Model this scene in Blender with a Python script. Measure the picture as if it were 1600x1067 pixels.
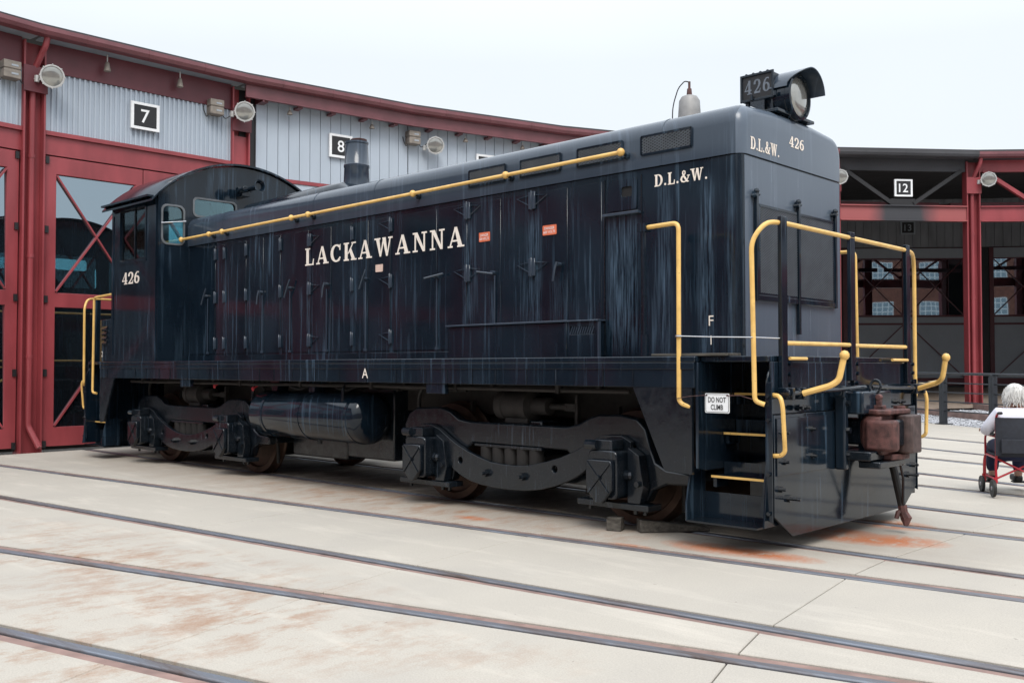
import bpy, bmesh, math, random
from mathutils import Vector, Matrix
random.seed(7)
for o in list(bpy.data.objects): bpy.data.objects.remove(o)
scene = bpy.context.scene
COL = scene.collection
PI = math.pi

# ---------------------------------------------------------------- camera
cam_data = bpy.data.cameras.new('camera')
cam = bpy.data.objects.new('camera', cam_data); COL.objects.link(cam)
cam.location = (9.5638, -7.9472, 1.4098)
cam.rotation_euler = (PI/2 + 0.0268, 0.0, 0.7581)
cam_data.sensor_width = 36.0; cam_data.lens = 34.146
cam_data.clip_start = 0.05; cam_data.clip_end = 2000
scene.camera = cam

# ---------------------------------------------------------------- overcast sky, soft sun
SUN_EL, SUN_AZ = math.radians(52), math.radians(-38)      # direction towards the sun: azimuth measured from +X
world = bpy.data.worlds.new('World'); scene.world = world; world.use_nodes = True
wn, wl = world.node_tree.nodes, world.node_tree.links
wn.clear()
w_out = wn.new('ShaderNodeOutputWorld'); w_bg = wn.new('ShaderNodeBackground')
w_sky = wn.new('ShaderNodeTexSky'); w_sky.sky_type = 'NISHITA'; w_sky.sun_disc = False
w_sky.sun_elevation = SUN_EL; w_sky.sun_rotation = PI/2 - SUN_AZ
w_sky.dust_density = 6.0; w_sky.air_density = 1.0
w_mul = wn.new('ShaderNodeVectorMath'); w_mul.operation = 'SCALE'; w_mul.inputs['Scale'].default_value = 0.10
w_geo = wn.new('ShaderNodeTexCoord'); w_sep = wn.new('ShaderNodeSeparateXYZ')
w_rmp = wn.new('ShaderNodeValToRGB')                       # cloud layer: an overcast sky is brighter overhead
w_rmp.color_ramp.elements[0].position = 0.30; w_rmp.color_ramp.elements[0].color = (0.625, 0.668, 0.712, 1)
w_rmp.color_ramp.elements[1].position = 1.0; w_rmp.color_ramp.elements[1].color = (1.55, 1.66, 1.80, 1)
w_mix = wn.new('ShaderNodeMix'); w_mix.data_type = 'RGBA'; w_mix.inputs['Factor'].default_value = 0.9
wl.new(w_sky.outputs[0], w_mul.inputs[0]); wl.new(w_geo.outputs['Generated'], w_sep.inputs[0])
wl.new(w_sep.outputs['Z'], w_rmp.inputs[0])
w_nz = wn.new('ShaderNodeTexNoise'); w_nz.inputs['Scale'].default_value = 2.2; w_nz.inputs['Detail'].default_value = 5
w_mr = wn.new('ShaderNodeMapRange'); w_mr.inputs['To Min'].default_value = 0.93; w_mr.inputs['To Max'].default_value = 1.07
w_cl = wn.new('ShaderNodeVectorMath'); w_cl.operation = 'SCALE'          # faint tone changes in the cloud layer
wl.new(w_geo.outputs['Generated'], w_nz.inputs['Vector']); wl.new(w_nz.outputs['Fac'], w_mr.inputs['Value'])
wl.new(w_rmp.outputs[0], w_cl.inputs[0]); wl.new(w_mr.outputs[0], w_cl.inputs['Scale'])
wl.new(w_mul.outputs[0], w_mix.inputs['A']); wl.new(w_cl.outputs[0], w_mix.inputs['B'])
wl.new(w_mix.outputs['Result'], w_bg.inputs['Color']); w_bg.inputs['Strength'].default_value = 1.0
wl.new(w_bg.outputs[0], w_out.inputs[0])
sun_d = bpy.data.lights.new('sun', 'SUN'); sun = bpy.data.objects.new('sun', sun_d); COL.objects.link(sun)
sun_d.energy = 1.4; sun_d.angle = math.radians(28); sun_d.color = (1.0, 0.96, 0.9)
sdir = Vector((math.cos(SUN_EL)*math.cos(SUN_AZ), math.cos(SUN_EL)*math.sin(SUN_AZ), math.sin(SUN_EL)))
sun.rotation_euler = sdir.to_track_quat('Z', 'Y').to_euler()
sun.location = (0, 0, 30)
scene.view_settings.view_transform = 'Standard'; scene.view_settings.look = 'None'
scene.view_settings.exposure = 0.62; scene.view_settings.gamma = 1.0
scene.view_settings.use_curve_mapping = False

# ---------------------------------------------------------------- materials
MATS = {}
def node_mat(name):
    m = bpy.data.materials.new(name); m.use_nodes = True
    nt = m.node_tree; b = nt.nodes['Principled BSDF']
    MATS[name] = m
    return m, nt, b
def N(nt, t, **kw):
    n = nt.nodes.new(t)
    for k, v in kw.items(): setattr(n, k, v)
    return n
def noise(nt, vec, scale, detail=4, rough=0.55):
    n = N(nt, 'ShaderNodeTexNoise'); n.inputs['Scale'].default_value = scale
    n.inputs['Detail'].default_value = detail; n.inputs['Roughness'].default_value = rough
    if vec is not None: nt.links.new(vec, n.inputs['Vector'])
    return n.outputs['Fac']
def ramp(nt, fac, a, b, ca=(0,0,0,1), cb=(1,1,1,1)):
    r = N(nt, 'ShaderNodeValToRGB'); e = r.color_ramp.elements
    e[0].position = a; e[0].color = ca; e[1].position = b; e[1].color = cb
    nt.links.new(fac, r.inputs[0]); return r.outputs[0]
def mixc(nt, fac, a, b):
    m = N(nt, 'ShaderNodeMix', data_type='RGBA')
    for s, v in (('Factor', fac), ('A', a), ('B', b)):
        if isinstance(v, (int, float)): m.inputs[s].default_value = v
        elif isinstance(v, tuple): m.inputs[s].default_value = v if len(v) == 4 else (*v, 1)
        else: nt.links.new(v, m.inputs[s])
    return m.outputs['Result']
def math_n(nt, op, a, b=None):
    m = N(nt, 'ShaderNodeMath', operation=op)
    for i, v in enumerate((a, b)):
        if v is None: continue
        if isinstance(v, (int, float)): m.inputs[i].default_value = v
        else: nt.links.new(v, m.inputs[i])
    return m.outputs[0]
def coords(nt, scale=(1,1,1)):
    t = N(nt, 'ShaderNodeTexCoord'); mp = N(nt, 'ShaderNodeMapping'); mp.inputs['Scale'].default_value = scale
    g = N(nt, 'ShaderNodeNewGeometry')
    nt.links.new(g.outputs['Position'], mp.inputs[0]); return mp.outputs[0]
def bump(nt, b, h, strength, dist=0.01):
    n = N(nt, 'ShaderNodeBump'); n.inputs['Strength'].default_value = strength; n.inputs['Distance'].default_value = dist
    nt.links.new(h, n.inputs['Height']); nt.links.new(n.outputs[0], b.inputs['Normal'])
def plain(name, col, rough=0.5, metal=0.0, var=0.25, vs=6.0, bs=0.0, spec=0.5, stretch=(1,1,1)):
    m, nt, b = node_mat(name)
    v = coords(nt, stretch); f = noise(nt, v, vs)
    dark = tuple(c*(1-var) for c in col); light = tuple(min(1, c*(1+var)) for c in col)
    nt.links.new(mixc(nt, ramp(nt, f, 0.3, 0.7), dark, light), b.inputs['Base Color'])
    f2 = noise(nt, v, vs*4)
    r = N(nt, 'ShaderNodeMapRange'); r.inputs['To Min'].default_value = rough*0.8; r.inputs['To Max'].default_value = min(1, rough*1.25)
    nt.links.new(f2, r.inputs['Value']); nt.links.new(r.outputs[0], b.inputs['Roughness'])
    b.inputs['Metallic'].default_value = metal; b.inputs['Specular IOR Level'].default_value = spec
    if bs: bump(nt, b, noise(nt, v, vs*8, 6), bs, 0.004)
    return m
def paint(name, base, streak, amount=0.55, rough=0.16, wav=0.12, spec=0.5, runs=False):
    """glossy locomotive enamel with rain streaks running down it"""
    m, nt, b = node_mat(name)
    g = N(nt, 'ShaderNodeNewGeometry'); sp = N(nt, 'ShaderNodeSeparateXYZ'); nt.links.new(g.outputs['Position'], sp.inputs[0])
    along = math_n(nt, 'ADD', sp.outputs[0], sp.outputs[1])
    cb = N(nt, 'ShaderNodeCombineXYZ'); nt.links.new(along, cb.inputs[0])
    nt.links.new(math_n(nt, 'MULTIPLY', sp.outputs[2], 0.05), cb.inputs[2])
    fine = ramp(nt, noise(nt, cb.outputs[0], 16, 3, 0.6), 0.54, 0.74)
    cb2 = N(nt, 'ShaderNodeCombineXYZ'); nt.links.new(along, cb2.inputs[0])
    nt.links.new(math_n(nt, 'MULTIPLY', sp.outputs[2], 0.25), cb2.inputs[2])
    broad = ramp(nt, noise(nt, cb2.outputs[0], 2.2, 3), 0.38, 0.72)
    blot = ramp(nt, noise(nt, coords(nt), 1.3, 5), 0.35, 0.75)
    msk = math_n(nt, 'MULTIPLY', math_n(nt, 'ADD', math_n(nt, 'MULTIPLY', fine, broad), math_n(nt, 'MULTIPLY', broad, 0.07)), amount)
    msk = math_n(nt, 'ADD', msk, math_n(nt, 'MULTIPLY', blot, 0.05*amount))
    if runs:   # the run-off below the drip ledge and towards the radiator end has bleached the enamel
        def win(v, a, b, c, d):
            r1 = ramp(nt, N(nt, 'ShaderNodeMath').outputs[0], 0, 1) if False else None
            m1 = N(nt, 'ShaderNodeMapRange'); m1.inputs['From Min'].default_value = a; m1.inputs['From Max'].default_value = b; nt.links.new(v, m1.inputs['Value'])
            m2 = N(nt, 'ShaderNodeMapRange'); m2.inputs['From Min'].default_value = d; m2.inputs['From Max'].default_value = c; nt.links.new(v, m2.inputs['Value'])
            return math_n(nt, 'MULTIPLY', m1.outputs[0], m2.outputs[0])
        heavy = math_n(nt, 'MULTIPLY', ramp(nt, noise(nt, cb.outputs[0], 46, 4, 0.65), 0.42, 0.72), 0.8)
        x_, z_ = sp.outputs[0], sp.outputs[2]
        add = math_n(nt, 'MULTIPLY', math_n(nt, 'MULTIPLY', win(x_, 4.10, 4.16, 4.42, 4.50), win(z_, 1.5, 1.75, 2.72, 2.79)), 0.55)
        for xx, zz, wd, am in ((2.30, 3.0, .10, .45), (3.22, 2.95, .13, .5), (3.55, 2.35, .16, .25), (4.75, 3.1, .10, .4), (5.17, 3.05, .10, .55), (5.40, 3.0, .07, .3), (-.52, 2.9, .07, .35), (.35, 2.9, .06, .35), (1.05, 2.4, .05, .3), (1.83, 2.36, .05, .45), (2.66, 2.3, .06, .35), (-2.53, 2.9, .06, .3), (-1.98, 2.5, .05, .25), (-1.16, 2.9, .06, .25)):
            add = math_n(nt, 'ADD', add, math_n(nt, 'MULTIPLY', math_n(nt, 'MULTIPLY', win(x_, xx-wd, xx-wd*.4, xx+wd*.4, xx+wd), win(z_, 1.3, 1.6, zz-.15, zz)), am))
        low = math_n(nt, 'MULTIPLY', win(z_, 1.45, 1.5, 1.55, 2.05), 0.10)
        add = math_n(nt, 'ADD', add, math_n(nt, 'MULTIPLY', low, blot))
        msk = math_n(nt, 'ADD', msk, math_n(nt, 'MULTIPLY', heavy, add))
        msk = math_n(nt, 'MINIMUM', msk, 0.85)
    nt.links.new(mixc(nt, msk, base, streak), b.inputs['Base Color'])
    r = N(nt, 'ShaderNodeMapRange'); r.inputs['To Min'].default_value = rough; r.inputs['To Max'].default_value = rough+0.20
    nt.links.new(math_n(nt, 'ADD', msk, math_n(nt, 'MULTIPLY', blot, 0.25)), r.inputs['Value'])
    nt.links.new(r.outputs[0], b.inputs['Roughness'])
    b.inputs['Specular IOR Level'].default_value = spec
    bump(nt, b, noise(nt, coords(nt, (1,1,0.6)), 1.6, 2), wav, 0.02)
    return m
paint('black', (0.0026, 0.0066, 0.0122), (0.13, 0.21, 0.30), 0.55, 0.08, 0.12, 0.45)
paint('black_side', (0.0026, 0.0066, 0.0122), (0.13, 0.21, 0.30), 0.60, 0.09, 0.12, 0.42, True)
def chassis():
    m, nt, b = node_mat('chassis')                     # oily black running gear with road dust and flecks
    v = coords(nt)
    patch = ramp(nt, noise(nt, v, 9, 6, 0.7), 0.36, 0.80)
    c = mixc(nt, patch, (0.0035, 0.0065, 0.0105), (0.012, 0.016, 0.021))
    fleck = ramp(nt, noise(nt, v, 120, 2), 0.66, 0.78)
    c = mixc(nt, math_n(nt, 'MULTIPLY', fleck, 0.5), c, (0.17, 0.17, 0.17))
    run = ramp(nt, noise(nt, coords(nt, (1, 1, 0.07)), 26, 3), 0.58, 0.80)
    big = ramp(nt, noise(nt, v, 2.3, 2), 0.45, 0.7)
    c = mixc(nt, math_n(nt, 'MULTIPLY', math_n(nt, 'MULTIPLY', run, big), 0.6), c, (0.12, 0.15, 0.19))
    nt.links.new(c, b.inputs['Base Color'])
    r = N(nt, 'ShaderNodeMapRange'); r.inputs['To Min'].default_value = 0.10; r.inputs['To Max'].default_value = 0.34
    nt.links.new(patch, r.inputs['Value']); nt.links.new(r.outputs[0], b.inputs['Roughness'])
    bump(nt, b, noise(nt, v, 45, 4), 0.12, 0.003)
chassis()
plain('mesh_steel', (0.085, 0.096, 0.11), 0.45, 0.2, 0.2, 8)
plain('mesh_dark', (0.075, 0.085, 0.10), 0.45, 0.2, 0.2, 8)
paint('black_faded_sheen', (0.030, 0.043, 0.062), (0.14, 0.19, 0.26), 0.5, 0.15, 0.10, 0.5)  # faded roof paint; on hinges, lid and visor it paints in highlights
paint('black_front_sky', (0.080, 0.103, 0.136), (0.20, 0.25, 0.32), 0.55, 0.22, 0.10, 0.5)  # chalked front paint, lightened further by the sky's reflection put into its colour
plain('grime', (0.018, 0.016, 0.015), 0.75, 0, 0.4, 8)
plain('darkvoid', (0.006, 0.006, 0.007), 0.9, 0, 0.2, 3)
def yellow():
    m, nt, b = node_mat('yellow')                        # chipped safety yellow
    v = coords(nt)
    c = mixc(nt, ramp(nt, noise(nt, v, 6, 4), 0.3, 0.7), (0.66, 0.40, 0.115), (0.78, 0.50, 0.16))
    c = mixc(nt, ramp(nt, noise(nt, v, 38, 4, 0.6), 0.68, 0.73), c, (0.10, 0.055, 0.025))
    c = mixc(nt, math_n(nt, 'MULTIPLY', ramp(nt, noise(nt, v, 11, 5), 0.52, 0.75), 0.35), c, (0.32, 0.19, 0.07))
    nt.links.new(c, b.inputs['Base Color']); b.inputs['Roughness'].default_value = 0.42
    bump(nt, b, noise(nt, v, 55, 3), 0.15, 0.002)
yellow()
plain('letter', (0.78, 0.70, 0.62), 0.5, 0, 0.06, 20)
plain('white', (0.78, 0.79, 0.80), 0.5, 0, 0.06, 20)
plain('ink', (0.012, 0.012, 0.014), 0.5, 0, 0.1, 20)
plain('danger', (0.62, 0.14, 0.06), 0.5, 0, 0.15, 30)
plain('placard', (0.62, 0.45, 0.38), 0.5, 0, 0.1, 30)
plain('rust', (0.085, 0.034, 0.030), 0.62, 0.0, 0.6, 16, 1.0)
plain('rust_plate', (0.066, 0.043, 0.040), 0.5, 0.1, 0.5, 18, 0.6)
plain('tread_steel', (0.075, 0.045, 0.032), 0.5, 0.5, 0.35, 8)
plain('rubber', (0.012, 0.012, 0.012), 0.6, 0, 0.3, 20)
plain('bell', (0.27, 0.265, 0.26), 0.55, 0.25, 0.2, 10)
plain('red', (0.270, 0.047, 0.055), 0.38, 0, 0.20, 2.2, 0, 0.5, (1,1,0.35))
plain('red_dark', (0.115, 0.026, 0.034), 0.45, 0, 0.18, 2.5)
plain('gutter', (0.150, 0.050, 0.058), 0.38, 0, 0.15, 3)
plain('soffit', (0.26, 0.31, 0.36), 0.6, 0, 0.1, 3)
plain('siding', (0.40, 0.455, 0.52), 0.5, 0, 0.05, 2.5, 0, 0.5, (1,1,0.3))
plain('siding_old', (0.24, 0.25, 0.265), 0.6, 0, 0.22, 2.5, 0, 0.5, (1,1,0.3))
plain('panel_grey', (0.33, 0.365, 0.40), 0.5, 0, 0.05, 2)
plain('roof', (0.05, 0.05, 0.055), 0.8, 0, 0.2, 1)
plain('lamp_metal', (0.50, 0.50, 0.49), 0.45, 0.3, 0.12, 12)
plain('box_metal', (0.23, 0.20, 0.17), 0.55, 0.1, 0.2, 9)
plain('fence', (0.020, 0.024, 0.030), 0.45, 0, 0.2, 9)
plain('wood', (0.085, 0.078, 0.068), 0.85, 0, 0.5, 9, 0.6, 0.2, (0.4,4,4))
plain('timber', (0.20, 0.155, 0.12), 0.85, 0, 0.35, 6, 0.4)
plain('rope', (0.42, 0.34, 0.20), 0.8, 0, 0.15, 20)
def rail_mat():
    m, nt, b = node_mat('steel_rail')                    # worn head: bluish steel with rust films along it
    v = coords(nt, (0.35, 3.0, 1))
    f = ramp(nt, noise(nt, v, 2.2, 7, 0.7), 0.40, 0.66)
    c = mixc(nt, f, (0.17, 0.19, 0.225), (0.085, 0.062, 0.055))
    nt.links.new(c, b.inputs['Base Color']); b.inputs['Metallic'].default_value = 0.2
    r = N(nt, 'ShaderNodeMapRange'); r.inputs['To Min'].default_value = 0.28; r.inputs['To Max'].default_value = 0.7
    nt.links.new(f, r.inputs['Value']); nt.links.new(r.outputs[0], b.inputs['Roughness'])
    bump(nt, b, noise(nt, coords(nt), 70, 3), 0.2, 0.002)
rail_mat()
plain('rail_rust', (0.21, 0.135, 0.115), 0.75, 0.0, 0.3, 6, 0.3)
plain('groove', (0.030, 0.028, 0.030), 0.85, 0, 0.4, 5)
plain('joint_dirt', (0.10, 0.095, 0.085), 0.9, 0, 0.3, 6)
plain('gravel', (0.33, 0.335, 0.35), 0.9, 0, 0.35, 40, 1.0)
plain('stone', (0.36, 0.365, 0.385), 0.9, 0, 0.45, 25)
plain('chair_red', (0.42, 0.018, 0.030), 0.28, 0.2, 0.1, 10)
plain('chair_cloth', (0.014, 0.017, 0.026), 0.7, 0, 0.25, 25, 0.3)
plain('jacket', (0.66, 0.66, 0.74), 0.8, 0, 0.06, 12, 0.3)
plain('trousers', (0.012, 0.020, 0.060), 0.8, 0, 0.3, 14, 0.3)
plain('skin', (0.50, 0.31, 0.24), 0.5, 0, 0.08, 14)
plain('hair', (0.58, 0.57, 0.55), 0.6, 0, 0.2, 40, 0.8, 0.4, (1,1,0.3))
plain('chrome', (0.55, 0.55, 0.56), 0.22, 0.9, 0.1, 9)
plain('valve_red', (0.45, 0.02, 0.03), 0.4)
def soot_beam():
    m, nt, b = node_mat('red_soot')
    v = coords(nt); f = noise(nt, v, 1.1, 4)
    g = N(nt, 'ShaderNodeTexCoord'); sp = N(nt, 'ShaderNodeSeparateXYZ'); nt.links.new(g.outputs['Object'], sp.inputs[0])
    d = math_n(nt, 'ABSOLUTE', math_n(nt, 'ADD', sp.outputs[0], 0.05))
    d = math_n(nt, 'ADD', d, math_n(nt, 'MULTIPLY', math_n(nt, 'SUBTRACT', f, 0.5), 0.5))
    msk = ramp(nt, d, 0.45, 1.15)
    nt.links.new(mixc(nt, msk, (0.035, 0.036, 0.042), (0.30, 0.075, 0.075)), b.inputs['Base Color'])
    b.inputs['Roughness'].default_value = 0.55
soot_beam()
def glass_door():
    m, nt, b = node_mat('glazing')                    # coated glazing before a dark interior
    b.inputs['Base Color'].default_value = (0.006, 0.008, 0.010, 1)
    b.inputs['Roughness'].default_value = 0.015; b.inputs['IOR'].default_value = 4.4
    b.inputs['Specular Tint'].default_value = (0.74, 0.90, 1.0, 1)
    bump(nt, b, noise(nt, coords(nt), 0.9, 1), 0.05, 0.02)
glass_door()
def glass_cab():
    m, nt, b = node_mat('cab_glass')
    nt.nodes.remove(b); out = nt.nodes['Material Output']
    t = N(nt, 'ShaderNodeBsdfTransparent'); t.inputs[0].default_value = (0.66, 0.86, 0.89, 1)
    g = N(nt, 'ShaderNodeBsdfGlossy'); g.inputs['Roughness'].default_value = 0.03
    g.inputs['Color'].default_value = (0.8, 0.95, 1, 1)
    fr = N(nt, 'ShaderNodeFresnel'); fr.inputs[0].default_value = 1.8
    mx = N(nt, 'ShaderNodeMixShader')
    nt.links.new(fr.outputs[0], mx.inputs[0]); nt.links.new(t.outputs[0], mx.inputs[1]); nt.links.new(g.outputs[0], mx.inputs[2])
    nt.links.new(mx.outputs[0], out.inputs[0])
glass_cab()
def lens_mat():
    m, nt, b = node_mat('lens')
    b.inputs['Base Color'].default_value = (0.55, 0.56, 0.54, 1); b.inputs['Roughness'].default_value = 0.12
    b.inputs['Metallic'].default_value = 0.55
    v = coords(nt); f = noise(nt, v, 9)
    nt.links.new(mixc(nt, f, (0.22, 0.23, 0.23), (0.42, 0.41, 0.37)), b.inputs['Base Color'])
    b.inputs['Coat Weight'].default_value = 0.6
lens_mat()
def concrete(name, tint):
    m, nt, b = node_mat(name)
    g = N(nt, 'ShaderNodeNewGeometry'); pos = g.outputs['Position']
    base = mixc(nt, ramp(nt, noise(nt, pos, 0.35, 6), 0.3, 0.72), tuple(c*0.88 for c in tint), tuple(c*1.05 for c in tint))
    speck = noise(nt, pos, 110, 3, 0.7)
    base = mixc(nt, ramp(nt, speck, 0.35, 0.75), tuple(c*0.74 for c in tint), base)
    agg = ramp(nt, noise(nt, pos, 420, 2), 0.62, 0.72)
    base = mixc(nt, math_n(nt, 'MULTIPLY', agg, 0.45), base, (0.20, 0.185, 0.165))
    spot = ramp(nt, noise(nt, pos, 17, 2), 0.735, 0.76)                     # gum and tar spots
    base = mixc(nt, math_n(nt, 'MULTIPLY', spot, 0.7), base, (0.16, 0.145, 0.13))
    pale = ramp(nt, noise(nt, coords(nt, (0.35, 1.6, 1)), 1.9, 7, 0.7), 0.52, 0.74)
    base = mixc(nt, math_n(nt, 'MULTIPLY', pale, 0.5), base, tuple(min(1, c*1.18) for c in tint))
    grey = math_n(nt, 'MULTIPLY', ramp(nt, noise(nt, coords(nt, (1, 0.55, 1)), 0.8, 5), 0.48, 0.75), 0.35)
    base = mixc(nt, grey, base, (0.27, 0.255, 0.235))
    # rust and oil stains lie where the photograph shows them: an ellipse each, broken up by noise
    def stain(col, cx, cy, rx, ry, rot, amt, lo=0.42, hi=0.62, sc=2.6, src=None):
        mp = N(nt, 'ShaderNodeMapping', vector_type='TEXTURE'); mp.inputs['Location'].default_value = (cx, cy, 0)
        mp.inputs['Rotation'].default_value = (0, 0, rot); mp.inputs['Scale'].default_value = (rx, ry, 4)
        nt.links.new(pos, mp.inputs[0])
        gr = N(nt, 'ShaderNodeTexGradient', gradient_type='SPHERICAL'); nt.links.new(mp.outputs[0], gr.inputs[0])
        mp2 = N(nt, 'ShaderNodeMapping'); mp2.inputs['Rotation'].default_value = (0, 0, 0.18); mp2.inputs['Scale'].default_value = (sc*1.35, sc*0.72, 1)
        nt.links.new(pos, mp2.inputs[0]); nz = noise(nt, mp2.outputs[0], 1.7, 10, 0.74)
        grain = ramp(nt, noise(nt, pos, 70, 3, 0.7), 0.25, 0.60, (0.5,0.5,0.5,1), (1,1,1,1))
        k = math_n(nt, 'MULTIPLY', math_n(nt, 'MULTIPLY', ramp(nt, nz, lo, hi), grain), math_n(nt, 'POWER', gr.outputs['Fac'], 0.6))
        return mixc(nt, math_n(nt, 'MULTIPLY', k, amt), src, col)
    brown, orange, oil = (0.25, 0.115, 0.050), (0.40, 0.105, 0.020), (0.075, 0.055, 0.042)
    c = base
    c = stain((0.21, 0.15, 0.105), 0.0, -0.3, 7.5, 2.1, 0, 0.85, 0.25, 0.55, 1.0, c)
    c = stain(oil, 0.5, 0.0, 6.0, 1.2, 0, 0.9, 0.3, 0.55, 1.0, c)
    for cx, cy, rx, ry, a in ((1.4, -4.85, 2.2, 0.75, .75), (3.4, -4.75, 1.7, .75, .7), (4.4, -5.55, 1.5, .7, .75), (5.2, -4.75, 1.4, .5, .6), (4.3, -6.4, 1.6, .6, .7), (2.7, -1.35, 2.6, .6, .8), (0.4, -1.4, 2.2, .5, .7)):
        c = stain(brown, cx, cy, rx*1.2, ry*1.2, 0.2 if cy < -3 else 0, a, 0.47, 0.66, 1.7, c)
    for cx, cy, rx, ry in ((5.5, -1.33, .42, .16), (5.95, -1.28, .34, .13), (6.1, -.18, .42, .17), (6.4, .02, .32, .2), (5.75, .12, .35, .14), (6.05, .75, .3, .2), (4.95, -1.72, .22, .08), (3.0, -1.55, .2, .08)):
        c = stain(orange, cx, cy, rx*1.25, ry*1.4, 0, 1.0, 0.36, 0.50, 3.6, c)
    nt.links.new(c, b.inputs['Base Color'])
    b.inputs['Roughness'].default_value = 0.82; b.inputs['Specular IOR Level'].default_value = 0.3
    bump(nt, b, noise(nt, pos, 60, 4), 0.3, 0.004)
concrete('concrete', (0.478, 0.440, 0.382))
plain('brick', (0.17, 0.065, 0.045), 0.85, 0, 0.3, 3)

# ---------------------------------------------------------------- mesh helpers
def tag(o, label, cat, group=None):
    o['label'] = label; o['category'] = cat
    if group: o['group'] = group
    return o
def empty(name, loc=(0,0,0), label=None, cat=None, group=None, kind=None):
    o = bpy.data.objects.new(name, None); COL.objects.link(o); o.location = loc
    o.empty_display_size = 0.2
    if label: tag(o, label, cat, group)
    if kind: o['kind'] = kind
    return o
def world_of(o):
    M = Matrix.LocRotScale(o.location, o.rotation_euler, o.scale)
    return (world_of(o.parent) @ o.matrix_parent_inverse @ M) if o.parent else M
def attach(o, parent):
    if parent is not None:
        o.parent = parent; o.matrix_parent_inverse = world_of(parent).inverted()
class MB:
    def __init__(s): s.v = []; s.f = []
    def add(s, vs, fs):
        n = len(s.v); s.v += [tuple(v) for v in vs]; s.f += [tuple(i+n for i in f) for f in fs]; return s
    def box(s, x0, x1, y0, y1, z0, z1, M=None):
        vs = [Vector(p) for p in ((x0,y0,z0),(x1,y0,z0),(x1,y1,z0),(x0,y1,z0),(x0,y0,z1),(x1,y0,z1),(x1,y1,z1),(x0,y1,z1))]
        if M: vs = [M @ v for v in vs]
        return s.add(vs, [(0,3,2,1),(4,5,6,7),(0,1,5,4),(1,2,6,5),(2,3,7,6),(3,0,4,7)])
    def frame(s, p, q, up=(0,0,1)):
        p, q = Vector(p), Vector(q); d = (q-p).normalized(); u = Vector(up)
        if abs(d.dot(u)) > 0.98: u = Vector((1,0,0)) if abs(d.x) < 0.9 else Vector((0,1,0))
        a = d.cross(u).normalized(); b = a.cross(d).normalized(); return p, q, d, a, b
    def bar(s, p, q, w, h, up=(0,0,1)):
        p, q, d, a, b = s.frame(p, q, up)
        vs = [c + a*(i*w/2) + b*(j*h/2) for c in (p, q) for i, j in ((-1,-1),(1,-1),(1,1),(-1,1))]
        return s.add(vs, [(0,3,2,1),(4,5,6,7),(0,1,5,4),(1,2,6,5),(2,3,7,6),(3,0,4,7)])
    def cyl(s, p, q, r, r2=None, n=14):
        p, q, d, a, b = s.frame(p, q); r2 = r if r2 is None else r2
        vs = [c + a*(math.cos(2*PI*i/n)*rr) + b*(math.sin(2*PI*i/n)*rr) for c, rr in ((p, r), (q, r2)) for i in range(n)]
        fs = [(i, (i+1) % n, n+(i+1) % n, n+i) for i in range(n)] + [tuple(range(n))[::-1], tuple(range(n, 2*n))]
        return s.add(vs, fs)
    def tube(s, pts, r, n=8):
        pts = [Vector(p) for p in pts]; rings = []; prev = None
        for i, p in enumerate(pts):
            d = (pts[min(i+1, len(pts)-1)] - pts[max(i-1, 0)]).normalized()
            if prev is None:
                u = Vector((0,0,1)) if abs(d.z) < 0.9 else Vector((0,1,0)); a = d.cross(u).normalized()
            else:
                a = (prev - d*prev.dot(d)).normalized()
            prev = a; b = d.cross(a)
            rr = r[i] if isinstance(r, (list, tuple)) else r
            rings.append([p + a*(math.cos(2*PI*k/n)*rr) + b*(math.sin(2*PI*k/n)*rr) for k in range(n)])
        vs = [v for ring in rings for v in ring]; m = len(rings)
        fs = [(j*n+i, j*n+(i+1) % n, (j+1)*n+(i+1) % n, (j+1)*n+i) for j in range(m-1) for i in range(n)]
        fs += [tuple(range(n))[::-1], tuple(range((m-1)*n, m*n))]
        return s.add(vs, fs)
    def sphere(s, c, r, n=12, sc=(1,1,1)):
        c = Vector(c); prof = [(math.sin(PI*i/(n//2)), -math.cos(PI*i/(n//2))) for i in range(n//2+1)]
        vs = []; fs = []
        for a, z in prof[1:-1]:
            for k in range(n): vs.append(c + Vector((a*math.cos(2*PI*k/n)*r*sc[0], a*math.sin(2*PI*k/n)*r*sc[1], z*r*sc[2])))
        m = len(prof)-2; vs += [c + Vector((0,0,-r*sc[2])), c + Vector((0,0,r*sc[2]))]
        for j in range(m-1):
            for k in range(n): fs.append((j*n+k, j*n+(k+1) % n, (j+1)*n+(k+1) % n, (j+1)*n+k))
        for k in range(n): fs.append((m*n, (k+1) % n, k)); fs.append((m*n+1, (m-1)*n+k, (m-1)*n+(k+1) % n))
        return s.add(vs, fs)
    def lathe(s, prof, o, axis=(0,0,1), n=20):
        o = Vector(o); _, _, d, a, b = s.frame(o, o+Vector(axis)); m = len(prof)
        vs = [o + d*h + a*(math.cos(2*PI*k/n)*r) + b*(math.sin(2*PI*k/n)*r) for r, h in prof for k in range(n)]
        fs = [(j*n+k, j*n+(k+1) % n, (j+1)*n+(k+1) % n, (j+1)*n+k) for j in range(m-1) for k in range(n)]
        fs += [tuple(range(n))[::-1], tuple(range((m-1)*n, m*n))]
        return s.add(vs, fs)
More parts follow.
